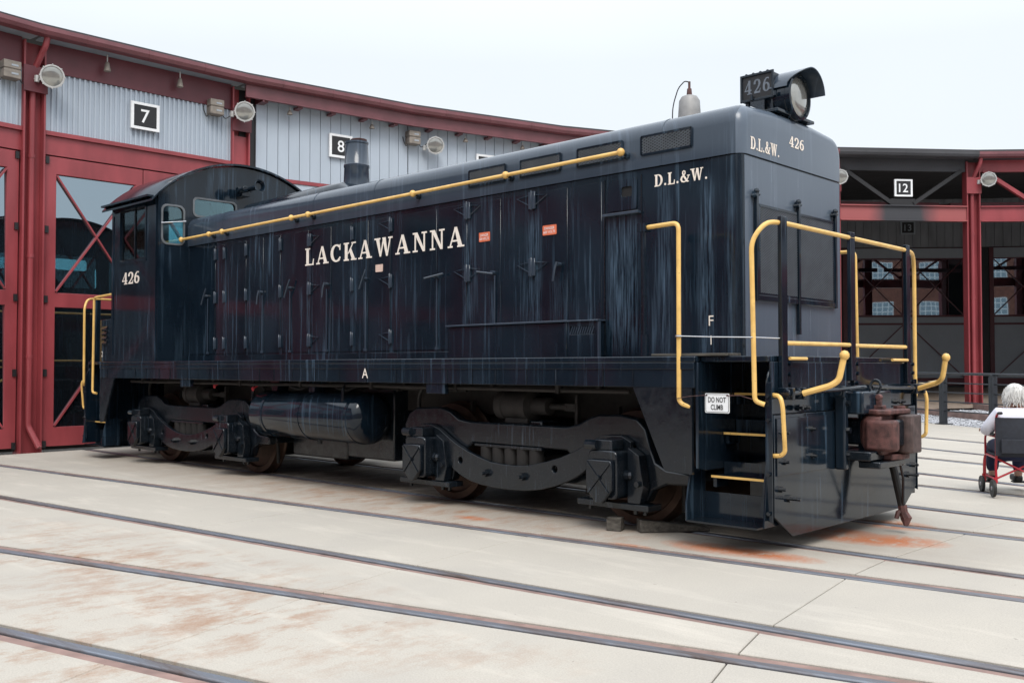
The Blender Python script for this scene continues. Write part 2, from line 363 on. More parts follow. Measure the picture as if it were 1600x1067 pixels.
    def prism(s, poly, plane, a, b, holes=()):
        """extrude a 2D outline (with holes) lying in 'xz', 'yz' or 'xy' between two offsets"""
        def P(u, v, w): return {'xz': (u, w, v), 'yz': (w, u, v), 'xy': (u, v, w)}[plane]
        loops = [list(poly)] + [list(h) for h in holes]
        if not holes:
            n = len(poly); vs = [P(u, v, a) for u, v in poly] + [P(u, v, b) for u, v in poly]
            return s.add(vs, [tuple(range(n))[::-1], tuple(range(n, 2*n))] + [(i, (i+1) % n, n+(i+1) % n, n+i) for i in range(n)])
        bm = bmesh.new(); flat = []; edges = []
        for L in loops:
            vv = [bm.verts.new((u, v, 0)) for u, v in L]; flat += L
            for i in range(len(vv)): edges.append(bm.edges.new((vv[i], vv[(i+1) % len(vv)])))
        bm.verts.index_update()
        bmesh.ops.triangle_fill(bm, edges=edges, use_beauty=True, use_dissolve=False)
        tris = [tuple(v.index for v in f.verts) for f in bm.faces]; bm.free()
        n = len(flat); vs = [P(u, v, a) for u, v in flat] + [P(u, v, b) for u, v in flat]
        fs = list(tris) + [tuple(i+n for i in t) for t in tris]; k = 0
        for L in loops:
            m = len(L); fs += [(k+i, k+(i+1) % m, n+k+(i+1) % m, n+k+i) for i in range(m)]; k += m
        return s.add(vs, fs)
    def mesh(s, name, mat, smooth=35):
        me = bpy.data.meshes.new(name); me.from_pydata(s.v, [], s.f)
        bm = bmesh.new(); bm.from_mesh(me); bmesh.ops.recalc_face_normals(bm, faces=bm.faces[:]); bm.to_mesh(me); bm.free()
        me.materials.append(MATS[mat])
        if smooth:
            me.polygons.foreach_set('use_smooth', [True]*len(me.polygons)); me.set_sharp_from_angle(angle=math.radians(smooth))
        return me
    def build(s, name, mat, parent=None, bevel=0, seg=2, smooth=35, loc=None, rot=0):
        return put(name, s.mesh(name, mat, smooth), parent, loc, rot, bevel, seg)
def put(name, me, parent=None, loc=None, rot=0, bevel=0, seg=2):
    o = bpy.data.objects.new(name, me); COL.objects.link(o)
    if loc is not None: o.location = loc
    if rot: o.rotation_euler = (0, 0, rot) if isinstance(rot, (int, float)) else rot
    attach(o, parent)
    if bevel:
        md = o.modifiers.new('bevel', 'BEVEL'); md.width = bevel; md.segments = seg; md.limit_method = 'ANGLE'; md.angle_limit = math.radians(40)
    return o
def rrect(x0, x1, z0, z1, r, n=5):
    out = []
    for cx, cz, a0 in ((x1-r, z1-r, 0), (x0+r, z1-r, 90), (x0+r, z0+r, 180), (x1-r, z0+r, 270)):
        for i in range(n+1):
            a = math.radians(a0 + 90*i/n); out.append((cx+r*math.cos(a), cz+r*math.sin(a)))
    return out
def smooth_path(pts, r=0.05, n=4):
    """round the corners of a polyline"""
    pts = [Vector(p) for p in pts]; out = [pts[0]]
    for i in range(1, len(pts)-1):
        p, a, b = pts[i], pts[i-1], pts[i+1]
        la, lb = (a-p), (b-p); rr = min(r, la.length*0.45, lb.length*0.45)
        s, e = p + la.normalized()*rr, p + lb.normalized()*rr
        for k in range(n+1):
            t = k/n; out.append(s*(1-t)**2 + p*2*t*(1-t) + e*t*t)
    out.append(pts[-1]); return out

# ---------------------------------------------------------------- lettering
def ribbon(pts, ws):
    L, R = [], []
    for i, p in enumerate(pts):
        a = Vector(pts[max(i-1, 0)]); b = Vector(pts[min(i+1, len(pts)-1)]); d = (b-a).normalized(); n = Vector((-d.y, d.x))
        w = ws[i]/2; L.append(tuple(Vector(p)+n*w)); R.append(tuple(Vector(p)-n*w))
    return [[L[i], L[i+1], R[i+1], R[i]] for i in range(len(pts)-1)]
def earc(cx, cy, rx, ry, a0, a1, wt, wT, n=14):
    pts, ws = [], []
    for i in range(n+1):
        a = math.radians(a0+(a1-a0)*i/n); pts.append((cx+rx*math.cos(a), cy+ry*math.sin(a))); ws.append(wt+(wT-wt)*abs(math.cos(a))**1.3)
    return ribbon(pts, ws)
def quad(x0, x1, y0, y1): return [(x0, y0), (x1, y0), (x1, y1), (x0, y1)]
def diag(x0, y0, x1, y1, w): return [(x0-w/2, y0), (x0+w/2, y0), (x1+w/2, y1), (x1-w/2, y1)]
T_, t_, S_ = 0.21, 0.085, 0.085
GLYPH = {
 'L': (0.72, [quad(.09,.09+T_,0,1), quad(0,.40,1-S_,1), quad(0,.70,0,S_), [(.60,S_),(.70,S_),(.72,.36),(.66,.36)]]),
 'A': (0.98, [diag(.13,0,.47,1,t_), [(.66,0),(.90,0),(.56,1),(.40,1)], quad(.24,.72,.28,.28+t_), quad(0,.30,0,S_), quad(.58,1.0,0,S_)]),
 'C': (0.82, earc(.45,.5,.36,.45,52,312,t_,T_) + [[(.68,.66),(.76,.66),(.76,1.0),(.68,.92)], [(.69,.12),(.77,.22),(.72,.30),(.64,.20)]]),
 'K': (0.92, [quad(.09,.09+T_,0,1), quad(0,.40,1-S_,1), quad(0,.40,0,S_), diag(.34,.38,.74,1,t_), [(.42,.55),(.56,.68),(.90,0),(.66,0)], quad(.58,.92,1-S_,1), quad(.56,.98,0,S_)]),
 'W': (1.28, [[(.10,1),(.34,1),(.48,0),(.38,0)], diag(.44,0,.66,1,t_), [(.56,1),(.80,1),(.94,0),(.84,0)], diag(.90,0,1.13,1,t_), quad(0,.42,1-S_,1), quad(.98,1.28,1-S_,1)]),
 'N': (0.92, [quad(.12,.12+t_,0,1), [(.08,1),(.30,1),(.80,0),(.66,0)], quad(.70,.70+t_+.01,0,1), quad(0,.28,1-S_,1), quad(0,.32,0,S_), quad(.58,.92,1-S_,1)]),
 'D': (0.86, [quad(.09,.09+T_,0,1), quad(0,.42,1-S_,1), quad(0,.42,0,S_)] + earc(.38,.5,.38,.455,-90,90,t_,T_)),
 '.': (0.24, [[(.12+.10*math.cos(2*PI*i/8), .10+.10*math.sin(2*PI*i/8)) for i in range(8)]]),
 '&': (0.88, ribbon([(.86,.52),(.78,.30),(.62,.10),(.40,.045),(.19,.10),(.10,.27),(.17,.44),(.36,.57),(.50,.72),(.50,.88),(.38,.955),(.27,.88),(.26,.74),(.36,.54),(.55,.28),(.74,.06),(.88,.05)],
      [.07,.07,.08,.10,.15,.19,.17,.11,.10,.11,.08,.11,.12,.16,.18,.16,.06]) + [quad(.70,.98,.50,.57)]),
 '4': (0.74, [diag(.06,.30,.48,.98,t_), quad(.0,.72,.24,.24+S_+.01), quad(.40,.40+T_,0,1), quad(.28,.74,0,S_)]),
 '2': (0.70, earc(.34,.70,.25,.26,190,-30,.10,.20) + ribbon([(.56,.57),(.42,.38),(.22,.20),(.08,.08)], [.17,.14,.11,.10]) + [quad(.04,.66,0,.14), [(.58,.14),(.66,.14),(.70,.32),(.64,.32)]]),
 '6': (0.72, earc(.36,.32,.25,.28,0,360,.09,.20,20) + ribbon([(.62,.90),(.50,.95),(.36,.93),(.22,.78),(.13,.56),(.11,.32)], [.11,.08,.10,.16,.20,.20])),
 ' ': (0.3, []),
}
def serif(name, text, parent, O, U, V, width, height, mat='letter', gap=0.16):
    O, U, V = Vector(O), Vector(U).normalized(), Vector(V).normalized(); Nn = U.cross(V)
    x = 0; items = []
    for ch in text:
        w, polys = GLYPH[ch]
        for p in polys: items.append([(x+a, b) for a, b in p])
        x += w + gap
    x -= gap; sx = width/x; mb = MB()
    for i, p in enumerate(items):
        h = 0.0015 + 0.00012*(i % 9)
        n = len(p); vs = [O + U*(a*sx) + V*(b*height) + Nn*k for k in (-0.001, h) for a, b in p]
        mb.add(vs, [tuple(range(n))[::-1], tuple(range(n, 2*n))] + [(j, (j+1) % n, n+(j+1) % n, n+j) for j in range(n)])
    return mb.build(name, mat, parent, smooth=0)
def sans(name, text, parent, O, U, V, height, mat, width=None, depth=0.0015, bold=0.0):
    cu = bpy.data.curves.new(name, 'FONT'); cu.body = text; cu.size = 1.0; cu.align_x = 'CENTER'; cu.align_y = 'CENTER'
    cu.extrude = 0.0; cu.offset = bold; cu.resolution_u = 3
    ob = bpy.data.objects.new(name, cu); COL.objects.link(ob)
    me = bpy.data.meshes.new_from_object(ob.evaluated_get(bpy.context.evaluated_depsgraph_get()))
    bpy.data.objects.remove(ob); bpy.data.curves.remove(cu)
    xs = [v.co.x for v in me.vertices]; ys = [v.co.y for v in me.vertices]
    cx, cy = (min(xs)+max(xs))/2, (min(ys)+max(ys))/2
    nl = text.count('\n')+1
    sy = height/(max(ys)-min(ys)); sx = (width/(max(xs)-min(xs))) if width else sy
    O, U, V = Vector(O), Vector(U).normalized(), Vector(V).normalized(); Nn = U.cross(V)
    for v in me.vertices:
        v.co = O + U*((v.co.x-cx)*sx) + V*((v.co.y-cy)*sy) + Nn*depth
    me.materials.clear(); me.materials.append(MATS[mat])
    return put(name, me, parent)
X, Y, Z = Vector((1,0,0)), Vector((0,1,0)), Vector((0,0,1))

# ================================================================ THE SETTING
def zg(y): return 0.022*min(max(0.0, y-0.8), 60.0)          # the yard rises gently beyond the locomotive's track
RC = Vector((20.082, -0.312, 0)); DEL, TH0 = 0.1405, 0.023   # turntable centre, angle between stalls
RW, RB = 27.80, 38.7                                         # radius of the front wall and of the recessed wall
def polar(k, r, z=0.0):
    a = PI - (k*DEL + TH0); return Vector((RC.x + r*math.cos(a), RC.y + r*math.sin(a), z))
def bay_rot(k):
    a = PI - (k*DEL + TH0); return math.atan2(-math.cos(a), math.sin(a))

# ground sheet far beyond the buildings
mb = MB(); ys = [-400, -30, 0.8, 20, 40, 60.8, 400]; xs = [-400, -30, 30, 400]
vs = [(x, y, zg(y)-0.09) for y in ys for x in xs]; nx = len(xs)
mb.add(vs, [(j*nx+i, j*nx+i+1, (j+1)*nx+i+1, (j+1)*nx+i) for j in range(len(ys)-1) for i in range(nx-1)])
g = mb.build('ground', 'concrete', smooth=0); g['kind'] = 'structure'

# rails: lines y = m x + b
def fitline(pts, m=None):
    n = len(pts); mx = sum(p[0] for p in pts)/n; my = sum(p[1] for p in pts)/n
    if m is None: m = sum((p[0]-mx)*(p[1]-my) for p in pts)/sum((p[0]-mx)**2 for p in pts)
    return m, my-m*mx
LINES = [  # (line, kind, side on which the flangeway lies)
 (fitline([(9, -17)], 1.3), None, 0), (fitline([(9, -13)], 0.95), None, 0), (fitline([(8, -9.4)], 0.62), None, 0), (fitline([(6, -7.6)], 0.42), None, 0),
 (fitline([(3.93,-6.01),(5.68,-5.59)]), 'rail', -1), (fitline([(1.45,-5.17),(5.95,-4.13),(7.85,-3.54)]), 'rail', 1),
 (fitline([(-1.89,-4.03),(5.23,-3.37),(8.15,-2.97)]), 'rail', -1), (fitline([(-5.49,-2.81),(3.89,-1.96),(7.72,-1.45)]), 'rail', 1),
 ((0.0, -0.755), 'rail', -1), ((0.0, 0.755), 'rail', 1),
 (fitline([(5.635,1.87),(6.825,1.77)], -0.13), 'rail', -1), (fitline([(5.22,3.40),(6.42,3.20)], -0.155), 'rail', 1),
 (fitline([(4.80,4.52),(6.16,4.14)], -0.295), 'rail', -1), (fitline([(4.12,6.22),(5.16,5.89)], -0.31), 'rail', 1),
 (fitline([(3.62,7.63),(4.83,7.13)], -0.42), 'rail', -1), (fitline([(2.93,9.44),(4.28,8.90)], -0.42), 'rail', 1),
 (fitline([(1.85,12.62),(3.3,12.0)], -0.60), None, 0)]
def hit(line, r):
    m, b = line; cx, cy = RC.x, RC.y
    A = 1+m*m; B = 2*(m*(b-cy)-cx); Cc = cx*cx+(b-cy)**2-r*r; D = B*B-4*A*Cc
    if D < 0: return None
    x = (-B-math.sqrt(D))/(2*A); return Vector((x, m*x+b, 0))
pav = MB()
pv = []
JOINTS = [8.16+2.65*i for i in range(8)]; JOINTS[-1] = 27.4
lo, hi_ = LINES[0][0], LINES[-1][0]
for r in JOINTS:
    for L in LINES:
        p = hit(L[0], r) or Vector((RC.x-0.5, L[0][0]*(RC.x-0.5)+L[0][1], 0)); pv.append((p.x, p.y, zg(p.y)-0.06))
nl = len(LINES)
pav.add(pv, [(j*nl+i, j*nl+i+1, (j+1)*nl+i+1, (j+1)*nl+i) for j in range(len(JOINTS)-1) for i in range(nl-1)])
pavement = pav.build('pavement', 'joint_dirt', smooth=0); pavement['kind'] = 'structure'
for i in range(nl-1):
    (La, ka, sa), (Lb, kb, sb) = LINES[i], LINES[i+1]
    ma = 0.004 if not ka else (0.125 if sa == 1 else 0.072)      # clearance of the slab edge from the rail centre
    mbb = 0.004 if not kb else (0.125 if sb == -1 else 0.072)
    for j in range(len(JOINTS)-1):
        r0, r1 = JOINTS[j]+0.004, JOINTS[j+1]-0.004
        def wid(r):
            a_, b_ = hit(La, r), hit(Lb, r); return (b_.y-a_.y) if a_ and b_ else 9
        if wid(r1) < ma+mbb+.06: continue
        if wid(r0) < ma+mbb+.03:                       # two rails run together: the slab between them ends in a point
            u0, u1 = r0, r1
            for _ in range(30):
                um = (u0+u1)/2
                if wid(um) < ma+mbb+.03: u0 = um
                else: u1 = um
            r0 = u1
        c = [hit(La, r0), hit(Lb, r0), hit(Lb, r1), hit(La, r1)]
        if any(p is None for p in c): continue
        da = (c[3]-c[0]).normalized(); db = (c[2]-c[1]).normalized()
        na = Vector((-da.y, da.x, 0)); na = na if na.y > 0 else -na
        nb = Vector((-db.y, db.x, 0)); nb = nb if nb.y > 0 else -nb
        q = [c[0]+na*ma, c[1]-nb*mbb, c[2]-nb*mbb, c[3]+na*ma]
        up = random.uniform(-0.0015, 0.0015)
        v = [(p.x, p.y, zg(p.y)+up+dz) for dz in (-0.055, 0) for p in q]
        MB().add(v, [(0,1,2,3), (4,5,6,7), (0,1,5,4), (1,2,6,5), (2,3,7,6), (3,0,4,7)]).build('slab', 'concrete', pavement, bevel=0.004, seg=1, smooth=0)
for L, k, s in LINES:
    if not k: continue
    p, q = hit(L, 27.3), hit(L, 8.3); d = (q-p).normalized(); n = Vector((-d.y, d.x, 0)); n = n if n.y > 0 else -n
    def strip(a, b, z0, z1):
        m_ = MB(); vs = [(e+n*w)+Vector((0,0,zg(e.y)+z)) for z in (z0, z1) for e, w in ((p,a),(p,b),(q,b),(q,a))]
        return m_.add(vs, [(0,1,2,3),(4,5,6,7),(0,1,5,4),(1,2,6,5),(2,3,7,6),(3,0,4,7)])
    rl = strip(-0.033, 0.033, -0.056, 0.0015).build('rail', 'steel_rail', pavement, bevel=0.008, seg=2)
    a, b = (0.046, 0.120) if s == 1 else (-0.120, -0.046)
    strip(a, b, -0.057, -0.010).build('flangeway', 'rail_rust', rl, smooth=0)

# ballast beyond the fence
mb = MB(); ks = [4.28, 4.8, 5.5, 6.5, 7.5, 9.0]; rs = [9.0, 14, 19, 23, 26.2]
gv = [polar(k, r) for r in rs for k in ks]; n = len(ks)
gv = [(p.x, p.y, zg(p.y)-0.03) for p in gv]
mb.add(gv, [(j*n+i, j*n+i+1, (j+1)*n+i+1, (j+1)*n+i) for j in range(len(rs)-1) for i in range(n-1)])
gb = mb.build('gravel_bed', 'gravel', smooth=0); gb['kind'] = 'structure'
mb = MB()
for i in range(5200):
    p = polar(random.uniform(4.30, 5.6), random.uniform(15.5, 26.0)); s = random.uniform(0.02, 0.045)
    z = zg(p.y)-0.03+s*0.3; a = random.uniform(0, 6.28); vs = []
    for k in range(4):
        b = a+k*PI/2+random.uniform(-.4,.4); vs.append((p.x+math.cos(b)*s*random.uniform(.7,1.1), p.y+math.sin(b)*s*random.uniform(.7,1.1), z+random.uniform(-.3,.3)*s))
    vs += [(p.x, p.y, z+s*random.uniform(.4,.7)), (p.x, p.y, z-s*0.6)]
    mb.add(vs, [(0,1,4),(1,2,4),(2,3,4),(3,0,4),(1,0,5),(2,1,5),(3,2,5),(0,3,5)])
gs = mb.build('gravel', 'stone', smooth=0); gs['kind'] = 'stuff'; gs['label'] = 'grey crushed stone ballast behind the railing'; gs['category'] = 'gravel'
for k in (4.72, 5.28):
    a, b = polar(k, 26.2), polar(k, 10); a.z = zg(a.y)+0.06; b.z = zg(b.y)+0.06
    r_ = MB().bar(a, b, 0.07, 0.13).build('rail', 'rail_rust', None); r_['kind'] = 'structure'; r_.name = 'yard_rail'
mb = MB(); a, b = polar(4.5, 26.9), polar(7.5, 26.9)
fl = []
for k in (4.45, 5.5, 6.5, 7.5, 8.6):
    for r in (26.2, 41): p = polar(k, r); fl.append((p.x, p.y, zg(p.y)+0.02))
mb.add(fl, [(2*i, 2*i+1, 2*i+3, 2*i+2) for i in range(4)])
pf = mb.build('stall_floor', 'timber', smooth=0); pf['kind'] = 'structure'

# ---------------------------------------------------------------- roundhouse
rh = empty('roundhouse', polar(0, RW), 'long curved roundhouse with red steel doors, pale blue-grey siding and red gutter', 'building')
HW = RW*math.tan(DEL/2)                  # half a bay
AP = RW*math.cos(DEL/2)
cache = {}
def share(key, fn):
    if key not in cache: cache[key] = fn()
    return cache[key]
def B(name, key, fn, mat, k, r=AP, parent=None, smooth=35, bevel=0, off=(0,0,0)):
    """place a shared mesh, drawn in the frame of a bay (x along the wall, y into the building), in bay k"""
    me = share((key, mat), lambda: fn().mesh(name, mat, smooth))
    p = polar(k, r); rot = bay_rot(k); o = Vector(off); o.rotate(Matrix.Rotation(rot, 3, 'Z'))
    return put(name, me, parent or rh, p+o, rot, bevel)
def boxf(*a): return lambda: MB().box(*a)
def column(): # H section open to the yard
    m = MB(); m.box(-.185,-.155,-.10,.16,-.2,6.95); m.box(.155,.185,-.10,.16,-.2,6.95); m.box(-.155,.155,.06,.085,-.2,6.95)
    return m
def column_head(): return MB().box(-.20,.20,-.13,-.103,6.08,6.52)
def downspout():
    m = MB(); m.tube(smooth_path([(.10,-.32,6.99),(.08,-.30,6.85),(-.01,-.02,6.42),(-.01,-.02,.55),(-.01,-.02,.42),(.09,-.22,.06)], .06), .052, 10)
    for z in (1.6, 3.3, 5.0): m.cyl((-.01,-.02,z-.03),(-.01,-.02,z+.03),.060,None,10)
    return m
def corr():
    m = MB(); x0, x1, z0, z1 = -1.77, 1.77, 5.48, 6.50; pts = []; x = x0; pitch = .092
    while x < x1-.001:
        for dx, y in ((0,.03),(.36,.03),(.46,.0),(.80,.0),(.90,.03)): 
            if x+dx*pitch < x1: pts.append((x+dx*pitch, y))
        x += pitch
    pts.append((x1,.03))
    vs = [(a, y, z) for z in (z0, z1) for a, y in pts]; n = len(pts)
    return m.add(vs, [(i, i+1, n+i+1, n+i) for i in range(n-1)])
def leaf(side, z0=0.06, z1=5.05, w=1.74, panes=((.39,2.45),(2.70,4.75)), so=.20, si=.13):
    xa, xb = (-w, -.008) if side < 0 else (.008, w)
    ha, hb = (xa+so, xb-si) if side < 0 else (xa+si, xb-so)
    m = MB(); m.prism([(xa,z0),(xb,z0),(xb,z1),(xa,z1)], 'xz', 0.0, .06, [[(ha,a),(hb,a),(hb,b),(ha,b)] for a, b in panes])
    return m, ha, hb
def door_leaf(k, side, mat='red', r=AP, **kw):
    panes = kw.get('panes', ((.39,2.45),(2.70,4.75)))
    _, ha, hb = leaf(side, **kw)
    d = B('door_leaf', ('leaf', side, str(kw)), lambda: leaf(side, **kw)[0], mat, k, r, bevel=.006)
    for i, (a, b) in enumerate(panes):
        B('glass_pane', ('pane', side, i, str(kw)), (lambda: MB().prism([(.016,a-.01),(.022,a-.01),(.058,b+.01),(.052,b+.01)], 'yz', ha-.01, hb+.01)) if 'z1' not in kw else boxf(ha-.01, hb+.01, .028, .036, a-.01, b+.01), 'glazing', k, r, d, 0)
        if i == 1 or side < 0 or 'z1' in kw: B('brace', ('b1', side, i, str(kw)), lambda: MB().bar((ha+.01,-.001,a+.02),(hb-.01,-.001,b-.02),.05,.028), mat, k, r, d, 0)
        if i == 1 or side > 0 or 'z1' in kw: B('brace', ('b2', side, i, str(kw)), lambda: MB().bar((ha+.01,.017,b-.02),(hb-.01,.017,a+.02),.05,.028), mat, k, r, d, 0)
    x = (ha-.16) if side < 0 else (hb+.16)
    for z in (.10, 1.32, 2.58, 3.78, 4.98):
        if 'z1' not in kw: B('hinge', ('hg', side, z), boxf(x-.03, x+.03, -.03, -.002, z-.06, z+.06), 'ink', k, r, d, 0)
    return d
GH = 27.48*math.tan(DEL/2) - 0.002
def gutter():
    m = MB(); return m.prism([(-.455,7.14),(-.46,7.07),(-.43,7.01),(-.36,6.985),(-.31,6.985),(-.31,7.09),(-.32,7.14)], 'yz', -GH, GH)
def gutter_lap(x): return lambda: MB().prism([(-.460,7.145),(-.466,7.068),(-.434,7.004),(-.36,6.980),(-.345,6.980),(-.345,7.145)], 'yz', x-.012, x+.012)
def roof_slab(depth=14.0, zr=8.1):
    e = lambda y: (RW*math.cos(DEL/2)+y)*math.tan(DEL/2)
    a, b = e(-.31)-.003, e(depth)-.003
    vs = [(-a,-.305,7.10),(a,-.305,7.10),(b,depth,zr),(-b,depth,zr)]
    return MB().add(vs+[(x,y,z+.12) for x,y,z in vs], [(0,1,2,3),(4,5,6,7),(0,1,5,4),(1,2,6,5),(2,3,7,6),(3,0,4,7)])
for k in range(-7, 17):
    B('gutter', 'gut', gutter, 'gutter' if k != 5 else 'roof', k, smooth=30)
    for x in (-1.2, -.1, 1.0): B('gutter_clip', ('glap', x), gutter_lap(x), 'gutter' if k != 5 else 'roof', k, smooth=0)
    if 5 <= k <= 7: B('roof', 'roofC', lambda: roof_slab(11.6, 7.85), 'roof', k, smooth=0)
    else: B('roof', 'roof', roof_slab, 'roof', k, smooth=0)
    B('soffit', 'soffit', boxf(-1.905, 1.905, -.305, .02, 7.0, 7.02), 'soffit' if not 5 <= k <= 7 else 'roof', k, smooth=0)
    kc = k-.5
    z0 = 0 if k < 5 else 0
    if kc not in (1.5, 2.5, 3.5):
        B('column', 'col', column, 'red', kc, RW, smooth=0)
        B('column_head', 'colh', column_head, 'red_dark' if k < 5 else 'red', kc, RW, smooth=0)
    if k in (-4, -2, 0, 6, 8): B('downspout', 'dsp', downspout, 'red', kc, RW)
for k in list(range(-7, 1))+list(range(8, 17)):
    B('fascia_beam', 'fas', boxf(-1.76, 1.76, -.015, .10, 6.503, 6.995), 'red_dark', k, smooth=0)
    B('corrugated_panel', 'corr', corr, 'siding', k, smooth=0)
    B('wall_backing', 'back', boxf(-1.77, 1.77, .09, .12, 0, 6.5), 'darkvoid', k, smooth=0)
    B('trim', 'trim', boxf(-1.77, 1.77, -.05, .06, 5.405, 5.477), 'red', k, smooth=0)
    B('header', 'head', boxf(-1.765, 1.765, .0, .07, 5.075, 5.40), 'red', k, smooth=0)
    for s in (-1, 1): door_leaf(k, s)
B('gap_strip', 'gapp', boxf(.195, .30, .05, .12, 0, 6.98), 'ink', .5, RW, smooth=0)  # dark strip between the column and the siding
B('post_plate', 'pplate', boxf(-.150, .150, -.02, .02, 0, 6.0), 'red', .5, RW, smooth=0)
B('gutter_end', 'gend', boxf(-.02, .02, -.33, .05, 6.70, 6.985), 'gutter', .5, RW, smooth=0, off=(.36, 0, 0))
for k in range(1, 5):
    B('wall_backing', 'backB', boxf(-1.94, 1.94, .04, .10, 0, 6.95), 'ink', k, smooth=0)
    x0 = -1.60 if k == 1 else -1.945; nb = 15 if k == 1 else 16; w = (1.945-x0)/nb
    for i in range(nb): B('siding_board', ('sb', w), boxf(0, w-.012, -.004, .036, 5.27, 6.98), 'siding', k, smooth=0, off=(x0+i*w, random.uniform(-.002,.002), 0))
    B('trim', 'trimB', boxf(-1.94, 1.94, -.03, .03, 5.19, 5.262), 'red', k, smooth=0)
    B('door_panel', 'dpB', boxf(-1.75, -.01, -.01, .036, .1, 5.185), 'siding', k, smooth=0)
    B('door_panel', 'dpB2', boxf(.01, 1.75, -.01, .036, .1, 5.185), 'siding', k, smooth=0)
    B('fascia_board', 'fb', boxf(-GH-.004, GH+.004, -.305, -.25, 6.76, 6.983), 'gutter', k, smooth=0)
    B('fascia_lip', 'fl', boxf(-GH-.004, GH+.004, -.318, -.24, 6.735, 6.758), 'gutter', k, smooth=0)
    for x in (-1.5, -.75, 0, .75, 1.5): B('rafter_tail', ('rt', x), boxf(x-.05, x+.05, -.24, -.006, 6.705, 6.755), 'gutter', k, smooth=0)
# open stalls: portal frames, and the recessed wall with its doors behind
for k in range(5, 8):
    m = 'red_soot' if k == 5 else 'red'; dm = 'ink' if k == 5 else 'red'
    B('fascia_beam', 'fasC', boxf(-1.76, 1.76, -.02, .10, 6.68, 6.995), 'roof' if k == 5 else 'red', k, smooth=0)
    B('portal_beam', 'pb', lambda: MB().box(-1.76,1.76,-.06,-.03,5.36,5.71).box(-1.76,1.76,-.12,.03,5.715,5.745).box(-1.76,1.76,-.12,.03,5.325,5.355), m, k, smooth=0)
    B('gusset_plate', 'gp', boxf(-.34, .34, -.02, .02, 5.75, 5.93), dm if k == 5 else m, k, smooth=0)
    for s in (-1, 1): B('diagonal_brace', ('dg', s), lambda: MB().bar((s*1.66, .02, 6.72), (s*.30, .02, 5.80), .12, .10), 'ink' if k == 5 else m, k, smooth=0)
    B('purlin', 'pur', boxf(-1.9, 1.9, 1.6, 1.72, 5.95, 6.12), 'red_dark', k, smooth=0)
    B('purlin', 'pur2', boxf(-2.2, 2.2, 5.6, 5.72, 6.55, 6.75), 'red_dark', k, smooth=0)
APB = RB*math.cos(DEL/2); HB = RB*math.tan(DEL/2)
for k in range(4, 9):
    nb = 18; w = 2*HB/nb
    B('wall_backing', 'backC', boxf(-HB, HB, .045, .10, 0, 9.0), 'ink', k, APB, smooth=0)
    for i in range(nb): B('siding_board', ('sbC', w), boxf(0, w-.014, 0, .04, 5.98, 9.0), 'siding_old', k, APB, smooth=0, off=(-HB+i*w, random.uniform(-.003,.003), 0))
    for s in (-1, 1):
        kw = dict(z0=.75, z1=5.95, w=2.32, panes=((3.40,5.52),), so=.16, si=.10)
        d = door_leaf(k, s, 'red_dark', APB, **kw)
        xa, xb = (-2.16, -.11) if s < 0 else (.11, 2.16)
        B('door_band', ('bd1', s), boxf(xa, xb, -.012, .0, 5.56, 5.93), 'panel_grey', k, APB, d, 0)
        B('door_band', ('bd2', s), boxf(xa, xb, -.012, .0, 3.10, 3.32), 'panel_grey', k, APB, d, 0)
        B('door_panel', ('bd3', s), boxf(xa, xb, -.012, .0, 1.02, 3.02), 'panel_grey', k, APB, d, 0)
        B('brace', ('bd4', s), lambda: MB().bar((s*.12,-.03,3.0),(s*2.15,-.03,1.04),.06,.03), 'red_dark', k, APB, d, 0)
p0, p1 = polar(4.5, RW+.3), polar(4.5, RB)
MB().bar(p0+Z*3.5, p1+Z*3.5, .15, 7).build('side_wall', 'siding_old', rh, smooth=0)

# stall number signs, floodlights, ballast boxes and small pendant lamps are things of their own
def bay_frame(k, r=AP):
    p = polar(k, r); rot = bay_rot(k); u = Vector((math.cos(rot), math.sin(rot), 0)); out = Vector((-math.sin(rot), math.cos(rot), 0))
    return p, u, out
def stall_sign(text, k, r, z, size, label, dim=False, du=0):
    p, u, out = bay_frame(k, r); p = p+u*du; c = p - out*.06 + Z*z
    e = empty('stall_sign', c - Z*size/2, label, 'sign', 'stall number signs on the roundhouse')
    rot = bay_rot(k); h = size/2
    def place(fn, name, mat): return put(name, fn.mesh(name, mat, 0), e, c, rot)
    place(MB().prism([(-h,-h*.92),(h,-h*.92),(h,h*.92),(-h,h*.92)], 'xz', -.012, .03, [[(-h*.8,-h*.74),(h*.8,-h*.74),(h*.8,h*.74),(-h*.8,h*.74)]]), 'frame', 'panel_grey' if dim else 'white')
    place(MB().box(-h*.82,h*.82,.0,.02,-h*.75,h*.75), 'plate', 'ink')
    sans('numeral', text, e, c, u, Z, size*.46, 'white' if not dim else 'panel_grey', depth=.004, bold=.01)
    MB().bar(c+out*.02+Z*.0, c+out*.10, .1, .1).build('bracket', 'ink', e, smooth=0)
stall_sign('7', 0, AP, 6.03, .54, 'white framed black number 7 sign on corrugated panel above red doors')
stall_sign('8', 1, AP, 6.10, .54, 'white framed black number 8 sign on pale siding behind the exhaust stack', False, .26)
stall_sign('9', 2, AP, 6.10, .54, 'white framed number sign on pale siding mostly hidden by the locomotive hood')
stall_sign('12', 5, AP, 6.21, .50, 'white framed number 12 sign hung in the open steel portal')
stall_sign('13', 6.02, APB, 6.72, .55, 'number 13 sign on dark boarded wall behind the open portal', True)

